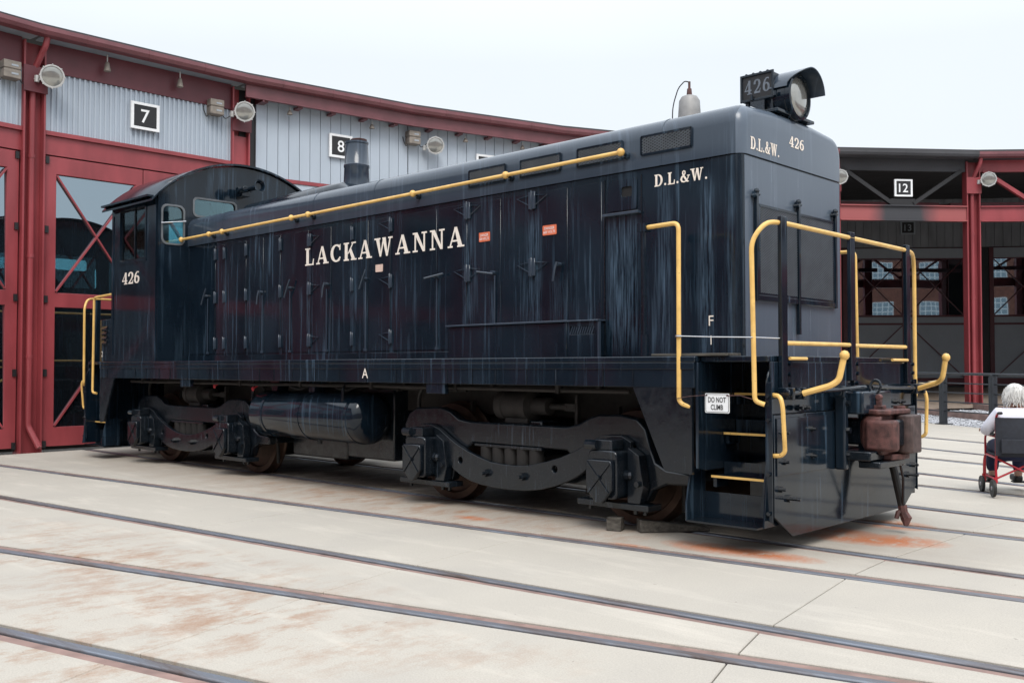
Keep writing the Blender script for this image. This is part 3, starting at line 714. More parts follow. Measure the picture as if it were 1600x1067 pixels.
def floodlight(p, aim, label, mount):
    d = (Vector(aim)-p).normalized(); e = empty('floodlight', mount, label, 'floodlight', 'floodlights on the roundhouse columns')
    m = MB(); m.lathe([(.045,-.27),(.075,-.26),(.085,-.16),(.12,-.11),(.165,-.03),(.178,.0)], p, d, 24); m.build('housing', 'lamp_metal', e)
    MB().lathe([(.176,-.012),(.195,-.010),(.195,.018),(.172,.020),(.168,.004)], p, d, 28).build('rim', 'lamp_metal', e)
    MB().lathe([(.168,.002),(.150,.010),(.08,.018),(.02,.020)], p, d, 24).build('lens', 'lens', e)
    m = MB(); a = d.cross(Z).normalized(); b = a.cross(d)
    for i in range(8):
        t = 2*PI*i/8; c = p + (a*math.cos(t)+b*math.sin(t))*.198; m.cyl(c-d*.012, c+d*.024, .012, None, 6)
    m.build('clamp', 'lamp_metal', e)
    m = MB(); q = p-d*.12
    m.tube(smooth_path([q+a*.15, q+a*.16-d*.10-Z*.05, mount+a*.05, mount], .05), .016, 6)
    m.tube(smooth_path([q-a*.15, q-a*.16-d*.10-Z*.05, mount-a*.05, mount], .05), .016, 6)
    m.cyl(mount-Z*.05, mount+Z*.06, .04, None, 8); m.build('bracket', 'lamp_metal', e)
def box_thing(k, r, z, du, label):
    p, u, out = bay_frame(k, r); c = p+u*du-out*.12+Z*z
    e = empty('ballast_box', c-Z*.16, label, 'electrical box', 'ballast boxes beside the floodlights')
    rot = bay_rot(k)
    put('housing', MB().box(-.14,.14,-.11,.11,-.15,-.01).box(-.13,.13,-.10,.10,-.01,.01).box(-.14,.14,-.11,.11,.01,.14).mesh('housing', 'box_metal', 0), e, c, rot, .012)
    put('nameplate', MB().box(-.02,.09,-.115,-.110,.05,.08).box(-.02,.09,-.115,-.110,-.09,-.06).mesh('nameplate', 'panel_grey', 0), e, c, rot)
    MB().tube(smooth_path([c-u*.12-Z*.13, c-u*.17-Z*.22, c-u*.19-Z*.05+out*.1, c-u*.2+Z*.02+out*.1], .05), .010, 6).build('conduit', 'ink', e)
    MB().tube(smooth_path([c+u*.13-Z*.08, c+u*.2-Z*.2, c+u*.33-Z*.1, c+u*.42-Z*.02], .06), .009, 6).build('cable', 'ink', e)
aim = (12, -7, 3.0)
for k, z, du, lab in ((-.5, 6.34, .17, 'floodlight with round lens on the column left of the number 7 sign'), (.5, 6.42, -.06, 'floodlight with visible bulb at the corner where corrugated panel meets pale siding'),
                  (1.5, 6.36, .50, 'floodlight on the pale siding right of the exhaust stack'), (4.5, 6.42, .05, 'floodlight peeking out past the hood corner below the headlight'), (5.5, 6.42, .28, 'floodlight on the red column of the open portal')):
    p, u, out = bay_frame(k, RW); floodlight(p+u*du-out*.36+Z*z, aim, lab, p+u*(du-.16)-out*.14+Z*(z-.04))
for k, r, z, du, lab in ((-.5, RW, 6.36, -.42, 'brown ballast box on the panel left of the red downspout'), (.5, RW, 6.46, -.56, 'brown ballast box between the number 7 sign and its floodlight'),
                  (1.5, RW, 6.52, .06, 'brown ballast box under the eaves right of the exhaust stack')):
    box_thing(k, r, z, du, lab)
def pendant(k, t, label, z=6.98, l=.30):
    p, u, out = bay_frame(k, AP); c = p+u*t-out*.16+Z*z
    e = empty('pendant_lamp', c-Z*l, label, 'lamp', 'small lamps under the eaves')
    MB().cyl(c, c-Z*(l*.45), .012, None, 6).build('stem', 'lamp_metal', e)
    MB().lathe([(.02,0),(.035,-.02),(.062,-l*.55),(.045,-l*.58)], c-Z*(l*.42), (0,0,1), 12).build('shade', 'box_metal', e)
for t in (-.75, .62): pendant(0, t, 'small brown lamp hanging under the red eaves above the corrugated panel, '+('nearer the red downspout' if t < 0 else 'nearer the ballast box'))
for k, t, w_ in ((1, -.95, 'between the corner floodlight and number 8 sign'), (1, .95, 'between the exhaust stack and the ballast box'), (2, -.6, 'just right of the floodlight on the siding'), (2, .9, 'where the hood roof meets the eaves')): pendant(k, t, 'small grey lamp under the fascia '+w_, 6.72, .16)

# railing along the edge of the pavement
fe = empty('railing', polar(4.27, 21.5, zg(12.4)), 'black steel railing with flat posts and thin horizontal bars beside the gravel', 'railing')
f0 = Vector((3.45, 11.93, 0)); f1 = Vector((2.32, 12.5, 0)); fd = (f1-f0)
fpos = [f0+fd*i for i in range(-4, 6)]
for q in fpos:
    z = zg(q.y); d = fd.normalized(); nrm = Vector((-d.y, d.x, 0))
    po = MB().bar(q+Z*(z-.03), q+Z*(z+1.02), .16, .05, d).bar(q-d*.0+nrm*.05+Z*(z-.03), q+nrm*.05+Z*(z+.98), .05, .10, d).build('post', 'fence', fe, bevel=.006, smooth=0)
    MB().box(-.13,.13,-.11,.11,0,.016).build('base_plate', 'fence', po, loc=q+Z*(z+.001), rot=math.atan2(fd.y, fd.x), smooth=0)
for h, r in ((1.03, .026), (.84, .013), (.65, .013), (.46, .013), (.27, .013)):
    a, b = fpos[0], fpos[-1]; MB().cyl(a+Z*(zg(a.y)+h), b+Z*(zg(b.y)+h), r, None, 8).build('handrail' if h > 1 else 'bar', 'fence', fe)
rp = MB().tube([(-.52, 13.55, .78), (.15, 14.0, .83), (.80, 14.5, .98), (1.37, 15.0, 1.12)], .022, 6).build('rope', 'rope')
tag(rp, 'pale yellow rope stretched behind the black railing', 'rope')
sp_ = polar(5.55, 23.2); e = empty('switch_stand', (sp_.x, sp_.y, zg(sp_.y)-.03), 'black ribbed post standing on the gravel behind the railing', 'post')
zz = zg(sp_.y)-.03
MB().lathe([(.16,0),(.16,.05),(.09,.06),(.09,1.02)], (sp_.x, sp_.y, zz), Z, 12).build('post', 'fence', e)
for i in range(4): MB().lathe([(.12,0),(.125,.02),(.125,.07),(.09,.09)], (sp_.x, sp_.y, zz+.62+i*.12), Z, 12).build('ring', 'fence', e)
MB().lathe([(.10,0),(.10,.04),(.05,.09),(.05,.22)], (sp_.x, sp_.y, zz+1.021), Z, 12).build('cap', 'fence', e)

# brick works building across the yard, behind the photographer (the stall glazing mirrors it)
bo = Vector((38, -37, 0)); bd = Vector((.70, -.714, 0)); bu = Vector((.714, .70, 0)); brot = math.atan2(bu.y, bu.x)
bk = empty('brick_building', bo, 'tall brick works building with rows of white paned windows across the yard', 'building')
def bput(mb, name, mat, par): return put(name, mb.mesh(name, mat, 0), par, bo, brot)
wl_ = bput(MB().box(-40, 70, -12, 0, -.2, 15), 'wall', 'brick', bk); bput(MB().box(-40.4, 70.4, -12.4, .4, 15.01, 15.5), 'cornice', 'panel_grey', bk)
for i in range(-3, 18):
    for j in range(3):
        x = -23.4+i*5.2; z = 1.6+j*4.5
        wi = bput(MB().box(x-1.1, x+1.1, .005, .03, z, z+2.8), 'window', 'glazing', bk)
        m = MB()
        for k in range(5): m.box(x-1.1+k*.55-.04, x-1.1+k*.55+.04, .031, .07, z, z+2.8)
        for k in range(6): m.box(x-1.1, x+1.1, .071, .09, z+k*.56-.04, z+k*.56+.04)
        bput(m, 'glazing_bars', 'white', wi)

# ================================================================ THE LOCOMOTIVE
loco = empty('diesel_locomotive', (0, 0, 0), 'black end-cab diesel switcher locomotive with yellow handrails and white LACKAWANNA lettering', 'locomotive')
def loft(secs, cap=True):
    m = MB(); n = len(secs[0]); vs = [p for s in secs for p in s]
    fs = [(j*n+i, j*n+(i+1) % n, (j+1)*n+(i+1) % n, (j+1)*n+i) for j in range(len(secs)-1) for i in range(n)]
    if cap: fs += [tuple(range(n))[::-1], tuple(range((len(secs)-1)*n, len(secs)*n))]
    return m.add(vs, fs)
HWD, XF, XC, ZD = 0.933, 5.497, -3.58, 1.50       # hood half width, hood front, cab front, deck height
YS = 1.42                                          # sill half width

# --- frame
deck = MB().box(-5.37, 5.372, -YS-.02, YS+.02, 1.452, ZD).box(-5.97, -5.37, -1.36, 1.36, 1.452, ZD).box(5.372, 5.965, -1.36, 1.36, 1.452, ZD).build('deck', 'black', loco, bevel=.008)
for s in (-1, 1):
    sill = MB().box(-5.36, 5.362, s*YS-.012, s*YS+.012, 1.25, 1.45).build('side_sill', 'black', loco, bevel=.004)
    MB().box(-5.36, 5.362, s*(YS+.013)-.008, s*(YS+.013)+.008, 1.395, 1.451).build('sill_ledge', 'black', sill, bevel=.004)
    x = -5.1
    while x < 5.2:
        MB().box(x-.004, x+.004, s*(YS+.014)-.004, s*(YS+.014)+.004, 1.252, 1.393).build('weld_seam', 'chassis', sill, smooth=0); x += random.uniform(.28, .55)
    for x0, x1, z0 in ((-2.86, -2.60, 1.15), (2.19, 2.46, 1.15)): MB().box(x0, x1, s*(YS-.03)-.03, s*(YS-.03)+.03, z0, 1.249).build('sill_bracket', 'black', sill, bevel=.004)
    MB().prism([(4.77,1.249),(5.34,1.249),(5.34,.57),(5.08,.585)], 'xz', s*YS-.014, s*YS+.014).build('fender_plate', 'chassis', sill)
    MB().prism([(-4.86,1.249),(-5.34,1.249),(-5.34,.57),(-5.20,.585)], 'xz', s*YS-.014, s*YS+.014).build('fender_plate', 'chassis', sill)
MB().box(-5.3, 5.3, -.36, .36, .98, 1.45).box(-5.3, 5.3, -1.3, 1.3, 1.36, 1.452).box(-4.9, 4.9, -.62, .62, .92, 1.30).box(-4.7, 4.7, -.5, .5, .62, .91).build('underframe', 'grime', loco, smooth=0)
sans('lettering', 'A', deck, (1.23, -YS-.024, 1.348), X, Z, .105, 'letter')

# --- hood body: rounded front corners in plan
def plan(hw, xf, xr, r, n=5):
    pts = [(xr, -hw)]
    for i in range(n+1): a = -PI/2+PI/2*i/n; pts.append((xf-r+r*math.cos(a), -hw+r+r*math.sin(a)))
    for i in range(n+1): a = PI/2*i/n; pts.append((xf-r+r*math.cos(a), hw-r+r*math.sin(a)))
    return pts + [(xr, hw)]
hood = MB().prism(plan(HWD, XF, XC+.002, .055), 'xy', ZD+.001, 3.16).build('hood', 'black_side', loco, smooth=40)
# roof of the hood: a separate pressing, a little proud, with rounded edges
def roof_sec(x, ins, drop, hw=.947, zb=3.168, zs=3.425, r=.175, zt=3.635):
    out = []; k = (zt-drop-zb)/(zt-zb); hw = hw-ins
    half = [(-hw, zb), (-hw, zs)] + [(-hw+r-r*math.cos(PI/2*i/6), zs+r*math.sin(PI/2*i/6)) for i in range(1, 7)] + [(-hw*.4, zt-.008)]
    pts = half + [(0, zt)] + [(-y, z) for y, z in half[::-1]]
    return [(x, y, zb+(z-zb)*k) for y, z in pts]
secs = [roof_sec(XC+.003, 0, 0), roof_sec(0, 0, 0), roof_sec(XF-.11, 0, 0)]
for i in range(1, 7):
    a = PI/2*i/6; secs.append(roof_sec(XF-.11+.122*math.sin(a), .10*(1-math.cos(a)), .09*(1-math.cos(a))))
hroof = loft(secs).build('hood_roof', 'black_faded_sheen', hood, smooth=50)
hroof.data.materials.append(MATS['black_front_sky'])
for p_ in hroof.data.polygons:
    if p_.center.x > XF-.05: p_.material_index = 1  # front faces take the tone with the painted sky reflection
MB().box(XF-.02, XF+.0025, -HWD+.056, HWD-.056, ZD+.004, 3.156).build('front_panel', 'black_front_sky', hood, bevel=.002)  # thin sheet added to carry the painted sky tone across the front
for x in (-3.16, -2.62, -.46, .74, 4.72): loft([[(xx, y*1.003, 3.30+(z-3.30)*1.012 if z > 3.3 else z) for _, y, z in roof_sec(0, 0, 0)] for xx in (x-.010, x+.010)]).build('roof_seam', 'black_faded_sheen', hood, smooth=50)
# vents in the roof side
def mesh_panel(O, U, V, w, h, pitch, t, name, parent, mat='chassis', frame=.018):
    """expanded metal: crossing diagonal strands inside a thin frame"""
    O, U, V = Vector(O), Vector(U), Vector(V); Nn = U.cross(V); m = MB()
    rise = pitch*.55; n = int((w+h/(rise/pitch))/pitch)+2; sl = rise/pitch
    for sgn in (1, -1):
        for i in range(-int(h/rise)-2, int(w/pitch)+int(h/rise)+3):
            # line v = sl*(u-u0)*sgn (+h when descending)
            u0 = i*pitch; pts = []
            ua = u0; ub = u0 + h/sl
            a0, a1 = max(0, ua), min(w, ub)
            if a1-a0 < .006: continue
            va, vb = (a0-ua)*sl, (a1-ua)*sl
            if sgn < 0: va, vb = h-va, h-vb
            m.bar(O+U*a0+V*va+Nn*(.003*sgn), O+U*a1+V*vb+Nn*(.003*sgn), t, .003, Nn)
    g = m.build(name, mat, parent, smooth=0); g['kind'] = 'stuff'
    f = MB()
    for a, b in (((0,0),(w,0)), ((0,h),(w,h)), ((0,0),(0,h)), ((w,0),(w,h))): f.bar(O+U*a[0]+V*a[1]+Nn*.004, O+U*b[0]+V*b[1]+Nn*.004, frame, .008, Nn)
    f.build('grille_frame', 'black', parent, smooth=0)
    return g
for i, x in enumerate((2.33, 3.06, 3.79, 4.52)):
    g = MB().box(x, x+.52, -.9495, -.935, 3.285, 3.445).build('vent_recess', 'darkvoid', hood, smooth=0)
    mesh_panel((x, -.954, 3.285), X, Z, .52, .16, .045, .011, 'vent_grille', hood, 'mesh_steel')
# access doors
DOORS = [(-3.50,-2.80),(-2.77,-2.57),(-2.52,-2.00),(-1.97,-1.58),(-1.55,-1.18),(-1.15,-.56),(-.49,-.09),(-.07,.32),(.36,.63),(.65,1.03),(1.07,1.81),(1.83,2.28),(2.32,2.77),(2.79,3.19),(3.23,3.65),(3.67,4.06)]
for x0, x1 in DOORS:
    for s in (-1, 1): MB().box(x0, x1, s*(HWD+.003)-.004, s*(HWD+.003)+.004, 1.60, 3.115).build('access_door', 'black_side', hood, bevel=.003, seg=1)
MB().box(XC+.03, 4.08, -HWD-.012, -HWD-.002, ZD+.002, 1.578).build('sill_angle', 'black', hood, bevel=.003)
HY = -HWD-.008
def hinge(x, z, w=.05, h=.15, arms=0):
    o = MB().box(x-w/2, x+w/2, HY-.022, HY, z-h/2, z+h/2).cyl((x, HY-.024, z-h/2-.01), (x, HY-.024, z+h/2+.01), .010, None, 6).build('hinge', 'black_faded_sheen', hood, bevel=.003, seg=1)  # lighter black paints the bluish highlight on the hinge
    if arms:
        m = MB()
        for s in (-1, 1):
            if not (arms & (1 if s < 0 else 2)): continue
            m.tube([(x+s*w/2, HY-.010, z+.05), (x+s*.20, HY-.014, z+.035), (x+s*w/2, HY-.010, z-.045)], .0055, 5)
        m.build('hinge_strap', 'black_faded_sheen', hood)
for x in (-2.785, -2.545, -1.985, -1.165, -.525, .34):
    for z in (2.99, 2.385, 1.745): hinge(x, z, .05 if x != -.525 else .075, .15, 2 if x == -.525 else 0)
for x in (1.05,):
    for z, a in ((3.02, 1), (2.385, 1), (1.755, 1)): hinge(x, z, .05, .15, a)
for x in (2.30, 3.21):
    for z in (3.04, 2.385): hinge(x, z, .085, .17, 3)
for x in (-2.545, -.525, .34, 3.21): MB().box(x-.028, x+.028, HY-.0012, HY, 1.6, 3.1).build('hinge_strip', 'black_side', hood, smooth=0)
def handle(kind, x, z):
    m = MB(); y = HY
    m.cyl((x, y, z), (x, y-.045, z), .020, None, 8)
    if kind == 'bar': m.cyl((x-.16, y-.05, z-.012), (x+.14, y-.05, z+.02), .010, None, 6)
    elif kind == 'left': m.cyl((x+.03, y-.05, z-.015), (x-.20, y-.05, z+.02), .010, None, 6)
    elif kind == 'down': m.tube(smooth_path([(x, y-.05, z+.02), (x-.02, y-.06, z-.05), (x-.045, y-.055, z-.16)], .03), .011, 6)
    else: m.tube([(x-.07, y-.05, z-.12), (x, y-.055, z), (x+.05, y-.05, z+.10)], .011, 6)
    m.build('latch_handle', 'black_faded_sheen', hood)
for k, x, z in (('diag', -3.02, 2.42), ('down', -1.60, 2.40), ('diag', -.94, 2.42), ('down', -.15, 2.42), ('diag', .60, 2.44), ('bar', 1.83, 2.385), ('left', 2.68, 2.37), ('down', 3.56, 2.39)): handle(k, x, z)
for x, z in ((-2.98, 2.38), (-1.58, 2.36), (-.94, 2.38), (-.16, 2.36), (.60, 2.40), (1.83, 2.36), (2.70, 2.34)):
    MB().cyl((x, HY-.012, 1.62), (x, HY-.012, z), .0075, None, 6).box(x-.02, x+.02, HY-.02, HY, 1.60, 1.63).build('latch_rod', 'black_faded_sheen', hood)
# right-hand recess panel with hand hole and ledge
MB().prism(rrect(4.14, 4.46, 2.82, 3.10, .02), 'xz', -HWD-.014, -HWD-.001, [rrect(4.29, 4.41, 2.94, 3.03, .02)]).build('filler_cover', 'black', hood, bevel=.002)
MB().box(4.285, 4.415, -HWD-.003, -HWD-.0005, 2.935, 3.035).build('hand_hole', 'darkvoid', hood, smooth=0)
MB().box(4.10, 4.50, -HWD-.055, -HWD, 2.775, 2.80).build('drip_ledge', 'black_faded_sheen', hood, bevel=.004)
MB().box(4.085, 4.10, -HWD-.008, -HWD, 1.52, 3.12).box(4.50, 4.512, -HWD-.006, -HWD, 1.52, 3.12).build('panel_joint', 'chassis', hood, smooth=0)
# lettering and plates
HT = -HWD-.0085
serif('lettering', 'LACKAWANNA', hood, (-.62, HT-.001, 2.675), X, Z, 2.86, .215, gap=.20)
serif('lettering', 'D.L.&W.', hood, (4.645, -HWD-.002, 2.99), X, Z, .535, .105)
sans('lettering', 'F', hood, (5.21, -HWD-.002, 1.80), X, Z, .085, 'letter')
MB().box(5.203, 5.211, -HWD-.003, -HWD, 1.60, 1.675).build('lettering', 'letter', hood, smooth=0)
def plate(x, z, w, h, mat, text=None):
    o = MB().prism(rrect(x-w/2, x+w/2, z-h/2, z+h/2, .008, 3), 'xz', HT-.004, HT).build('placard', mat, hood, smooth=0)
    if text: sans('lettering', text, o, (x, HT-.0045, z), X, Z, h*.66, 'white', w*.86)
plate(.84, 2.545, .13, .085, 'placard'); plate(2.545, 2.745, .155, .095, 'danger', 'DANGER\n600 VOLTS'); plate(3.43, 2.73, .175, .095, 'danger', 'DANGER\n600 VOLTS')
# yellow handrail along the hood
ry = -1.045
rail_pts = [(-3.60, ry, 3.262), (4.36, ry, 3.322)]
m = MB().cyl(rail_pts[0], rail_pts[1], .018, None, 10)
def rz(x): return rail_pts[0][2]+(x-rail_pts[0][0])/(rail_pts[1][0]-rail_pts[0][0])*(rail_pts[1][2]-rail_pts[0][2])
BALLS = (-3.58, -2.80, -2.45, -.78, -.42, 1.54, 2.94, 4.36)
for x in BALLS: m.sphere((x, ry, rz(x)), .038, 10)
hr = m.build('handrail', 'yellow', hood)
for x in BALLS[1:]: MB().cyl((x, ry+.02, rz(x)), (x, -HWD-.01, rz(x)-.02), .016, None, 8).cyl((x, -.975, rz(x)-.015), (x, -.945, rz(x)-.02), .034, None, 10).build('standoff', 'black', hr)
# low battery box on the running board
bx = MB().box(2.11, 3.725, -1.04, -HWD-.012, ZD+.001, 1.83).build('equipment_box', 'black', loco, bevel=.008)
MB().box(2.08, 3.73, -1.062, -HWD-.012, 1.831, 1.85).box(3.735, 4.11, -1.062, -HWD-.012, 1.831, 1.846).build('lid', 'black_faded_sheen', bx, bevel=.004)  # lighter black paints the lit line along the top
b2 = MB().prism([(3.735,ZD+.001),(4.09,ZD+.001),(4.09,1.83),(3.735,1.83)], 'xz', -1.04, -HWD-.012, [[(3.76,1.715),(4.05,1.715),(4.05,1.79),(3.76,1.79)]]).build('louvre_box', 'black', bx, bevel=.004)
m = MB(); 
for i in range(10): m.bar((3.765+i*.028, -1.03, 1.717), (3.795+i*.028, -1.03, 1.788), .010, .02, Y)
m.build('louvre', 'black_faded_sheen', bx, smooth=0)
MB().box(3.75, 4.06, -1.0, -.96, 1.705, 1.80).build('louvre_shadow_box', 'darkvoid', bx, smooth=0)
MB().box(4.092, 4.112, -1.045, -1.02, ZD+.001, 1.83).build('edge_angle', 'black_faded_sheen', bx, smooth=0)

# --- hood front: lettering, radiator grille and latch bars
serif('lettering', 'D.L.&W.', hood, (XF+.0145, -.80, 3.215), Y, Z, .48, .105)
serif('lettering', '426', hood, (XF+.0145, -.135, 3.345), Y, Z, .27, .095)
MB().box(XF-.004, XF+.008, -.69, .69, 2.02, 2.76).build('grille_backing', 'darkvoid', hood, smooth=0)
for y0 in (-.69, .012): mesh_panel((XF+.022, y0, 2.02), Y, Z, .678, .74, .040, .010, 'radiator_grille', hood, 'mesh_dark', .022)
MB().box(XF+.002, XF+.035, -.72, .72, 1.965, 2.012).build('grille_sill', 'black', hood, bevel=.004)
for y in (-.735, 0.0, .725):
    b = MB().box(XF+.010, XF+.042, y-.016, y+.016, 1.70 if y == 0 else 1.96, 2.86).build('latch_bar', 'black', hood, bevel=.004)
    MB().cyl((XF+.01, y-.04, 2.83), (XF+.06, y-.04, 2.83), .018, None, 8).cyl((XF+.026, y-.05, 2.85), (XF+.026, y+.05, 2.85), .014, None, 8).sphere((XF+.03, y, 2.87), .026, 8).build('clamp', 'black', b)

# --- headlight with number boards
hl = MB().box(5.09, 5.40, -.205, .205, 3.785, 4.02).build('headlight', 'black', loco, bevel=.012)
MB().lathe([(.15,-.10),(.19,-.02),(.205,.02),(.205,.10),(.19,.115)], (5.40, 0, 3.80), X, 28).build('lamp_barrel', 'black', hl)
MB().lathe([(.188,.0),(.204,.0),(.204,.045),(.184,.05),(.180,.02)], (5.505, 0, 3.80), X, 28).build('lamp_rim', 'black', hl)
MB().lathe([(.182,.0),(.165,.02),(.10,.038),(.03,.045)], (5.52, 0, 3.80), X, 28).build('lens', 'lens', hl)
# visor: open half sleeve with a swept-back edge
vis = []; n = 18
for i in range(n+1):
    a = math.radians(4+164*i/n); L = .335*max(0.0, math.sin(max(0, min(PI, a))))**.5 if 0 < a < PI else 0.0
    dg = math.degrees(a); t_v = max(0, min(1, (dg-105)/58)); vis.append((a, .315-.15*(3*t_v**2-2*t_v**3)))
vs = []
for R_ in (.212, .220):
    for a, L in vis: vs.append((5.365, R_*math.cos(a), 3.815+R_*math.sin(a))); vs.append((5.365+L, R_*math.cos(a), 3.815+R_*math.sin(a)))
fs = []; q = 2*(n+1)
for i in range(n):
    fs += [(2*i, 2*i+1, 2*i+3, 2*i+2), (q+2*i, q+2*i+2, q+2*i+3, q+2*i+1), (2*i+1, q+2*i+1, q+2*i+3, 2*i+3), (2*i, 2*i+2, q+2*i+2, q+2*i)]
fs += [(0, q, q+1, 1), (2*n, 2*n+1, q+2*n+1, q+2*n)]
MB().add(vs, fs).build('visor', 'black_faded_sheen', hl, smooth=60)  # lighter black paints the sky's sheen on the sleeve
for s in (-1, 1):
    nb = MB().prism([(5.08,3.785),(5.41,3.785),(5.41,4.03),(5.08,4.03)], 'xz', s*.206, s*.222, [[(5.10,3.805),(5.39,3.805),(5.39,4.01),(5.10,4.01)]]).build('number_board', 'black', hl, bevel=.003)
    MB().box(5.095, 5.395, s*.207-.003, s*.207+.003, 3.80, 4.015).build('board_plate', 'ink', hl, smooth=0)
plain('dim_numeral', (0.13, 0.15, 0.18), 0.5)
serif('numeral', '426', hl, (5.12, -.2105, 3.85), X, Z, .25, .125, 'dim_numeral', gap=.22)
m = MB()
for i in range(4): m.cyl((5.13+i*.07, -.20, 4.03), (5.13+i*.07, .20, 4.03), .016, None, 8)
m.build('cooling_rib', 'black', hl)
for x, y in ((5.09,-.17),(5.33,-.17),(5.09,.17),(5.33,.17)): MB().cyl((x+.04,y,3.61),(x+.04,y,3.79), .022, None, 8).cyl((x+.04,y,3.625),(x+.04,y,3.66), .04, None, 8).build('leg', 'black', hl)
MB().box(5.37, 5.515, -.34, .34, 3.622, 3.650).box(5.42, 5.46, -.15, -.11, 3.65, 3.68).box(5.42, 5.46, .11, .15, 3.65, 3.68).build('mounting_plate', 'black', hl, bevel=.004)
for x in (5.20, 5.43): MB().cyl((x,-.232,3.79),(x,-.232,3.83), .016, None, 6).build('latch', 'black', hl)

# --- bell, stack, roof housing, horn
bell = MB().lathe([(.136,0),(.132,.03),(.117,.12),(.106,.26),(.100,.36),(.076,.40),(.04,.415)], (4.40,0,3.62), Z, 24).build('bell', 'bell', loco)
MB().cyl((4.40,0,3.56),(4.40,0,3.64),.05,None,10).build('bell_stand', 'black', bell)
MB().cyl((4.40,0,4.03),(4.40,0,4.10),.028,.022,8).cyl((4.40,0,4.10),(4.40,0,4.17),.012,None,6).build('bell_yoke', 'rust', bell)
MB().tube(smooth_path([(4.40,0,4.165),(4.36,-.02,4.18),(4.30,-.04,4.12),(4.24,-.05,3.95),(4.24,-.06,3.58)],.08,6), .006, 5).build('bell_cable', 'ink', bell)
MB().sphere((4.02,-.3,3.64),.022,8).build('bolt_head', 'black', hood)
hs = []
for x, hw_, zt in ((-2.95,.50,3.63),(-2.72,.56,3.76),(-1.2,.56,3.79),(-.56,.54,3.79),(-.26,.40,3.635)):
    hs.append([(x, y*hw_, 3.55+(zt-3.55)*f) for y, f in ((-1,0),(-1,.45),(-.93,.8),(-.78,1),(.78,1),(.93,.8),(1,.45),(1,0))])
loft(hs).build('stack_housing', 'black', hood, smooth=50)
st = MB().lathe([(.215,0),(.190,.05),(.176,.09),(.164,.36),(.171,.37),(.171,.40),(.162,.41),(.148,.68),(.157,.69),(.157,.715),(.13,.715),(.13,.58)], (-.82,0,3.70), Z, 28).build('exhaust_stack', 'black_faded_sheen', loco, smooth=40)
MB().lathe([(.06,0),(.10,.01),(.11,.04),(.04,.06)], (-.80,.02,4.41), Z, 12).build('stack_cap', 'rust', st)
horn = MB().lathe([(.030,-.50),(.034,-.30),(.040,-.12),(.060,-.04),(.095,.0),(.097,.012),(.080,.010),(.05,-.05)], (-3.02,-.10,4.10), (1,-.05,.03), 18).build('air_horn', 'black', loco)
MB().box(-3.58,-3.40,-.17,-.03,3.99,4.07).box(-3.50,-3.42,-.22,.02,4.07,4.12).cyl((-3.45,-.2,4.06),(-3.25,-.2,4.075),.03,.045,10).build('horn_bracket', 'black', horn, bevel=.006)

# --- cab
XR_, CY = -5.06, 1.40
RA = 2.0; ZC = 4.47-RA
def arc_z(y, lift=0): return ZC+math.sqrt((RA+lift)**2-y*y)
arch = [(y, arc_z(y)-.02) for y in [(-CY)+2*CY*i/20 for i in range(21)]]
outer = [(-CY, ZD+.001)] + arch + [(CY, ZD+.001)]
def mir(p): return [(-y, z) for y, z in p[::-1]]
wf1 = rrect(-1.345, -1.005, 3.185, 3.745, .085); wf2 = rrect(-.86, -.16, 3.63, 3.90, .07)
cab = MB().prism(outer, 'yz', XC-.035, XC, [wf1, mir(wf1), wf2, mir(wf2)]).build('cab', 'black', loco, smooth=30)
wr1 = rrect(-1.25, -.75, 2.95, 3.75, .07); wr2 = rrect(-.5, .5, 3.1, 3.75, .07)
MB().prism(outer, 'yz', XR_, XR_+.035, [wr1, mir(wr1), wr2]).build('rear_wall', 'black', cab, smooth=30)
ws = rrect(-4.74, -3.93, 2.985, 3.765, .03)
for s in (-1, 1):
    MB().prism([(XR_+.036, ZD+.001), (XC-.036, ZD+.001), (XC-.036, arc_z(CY)-.03), (XR_+.036, arc_z(CY)-.03)], 'xz', s*CY-.017, s*CY+.017, [ws]).build('side_wall', 'black', cab)
    # side window: two sliding sashes in a frame
    fr = MB().prism(rrect(-4.775,-3.895,2.95,3.80,.03), 'xz', s*CY-.026, s*CY+.026, [rrect(-4.735,-3.935,2.99,3.76,.03)]).build('window_frame', 'black', cab)
    for x0, x1, dy in ((-4.735,-4.31,0), (-4.34,-3.935,.012)):
        MB().prism([(x0,2.99),(x1,2.99),(x1,3.76),(x0,3.76)], 'xz', s*(CY-.012-dy)-.005, s*(CY-.012-dy)+.005, [[(x0+.03,3.02),(x1-.03,3.02),(x1-.03,3.73),(x0+.03,3.73)]]).build('sash', 'chassis', cab, smooth=0)
        MB().box(x0+.02, x1-.02, s*(CY-.012-dy)-.002, s*(CY-.012-dy)+.002, 3.01, 3.74).build('pane', 'cab_glass', cab, smooth=0)
    MB().prism([(-5.10,3.835),(-5.10,3.862),(-3.60,3.862),(-3.60,3.835)], 'xz', s*(CY+.02), s*(CY+.16)).build('drip_visor', 'black', cab)
    MB().box(-4.98,-4.95, s*(CY+.017)-.01, s*(CY+.017)+.01, 1.6, 3.7).build('corner_seam', 'black', cab, smooth=0)
plain('gasket', (0.11, 0.12, 0.13), 0.5)
def inset(P, d):
    cx = sum(p[0] for p in P)/len(P); cz = sum(p[1] for p in P)/len(P)
    hx = max(p[0] for p in P)-cx; hz = max(p[1] for p in P)-cz
    return [(cx+(p[0]-cx)*(1-d/hx), cz+(p[1]-cz)*(1-d/hz)) for p in P]
for w in (wf1, mir(wf1), wf2, mir(wf2)):
    MB().prism(inset(w, -.012), 'yz', XC-.006, XC+.012, [inset(w, .014)]).build('window_gasket', 'gasket', cab)
    MB().prism(inset(w, .004), 'yz', XC-.020, XC-.015).build('pane', 'cab_glass', cab, smooth=0)
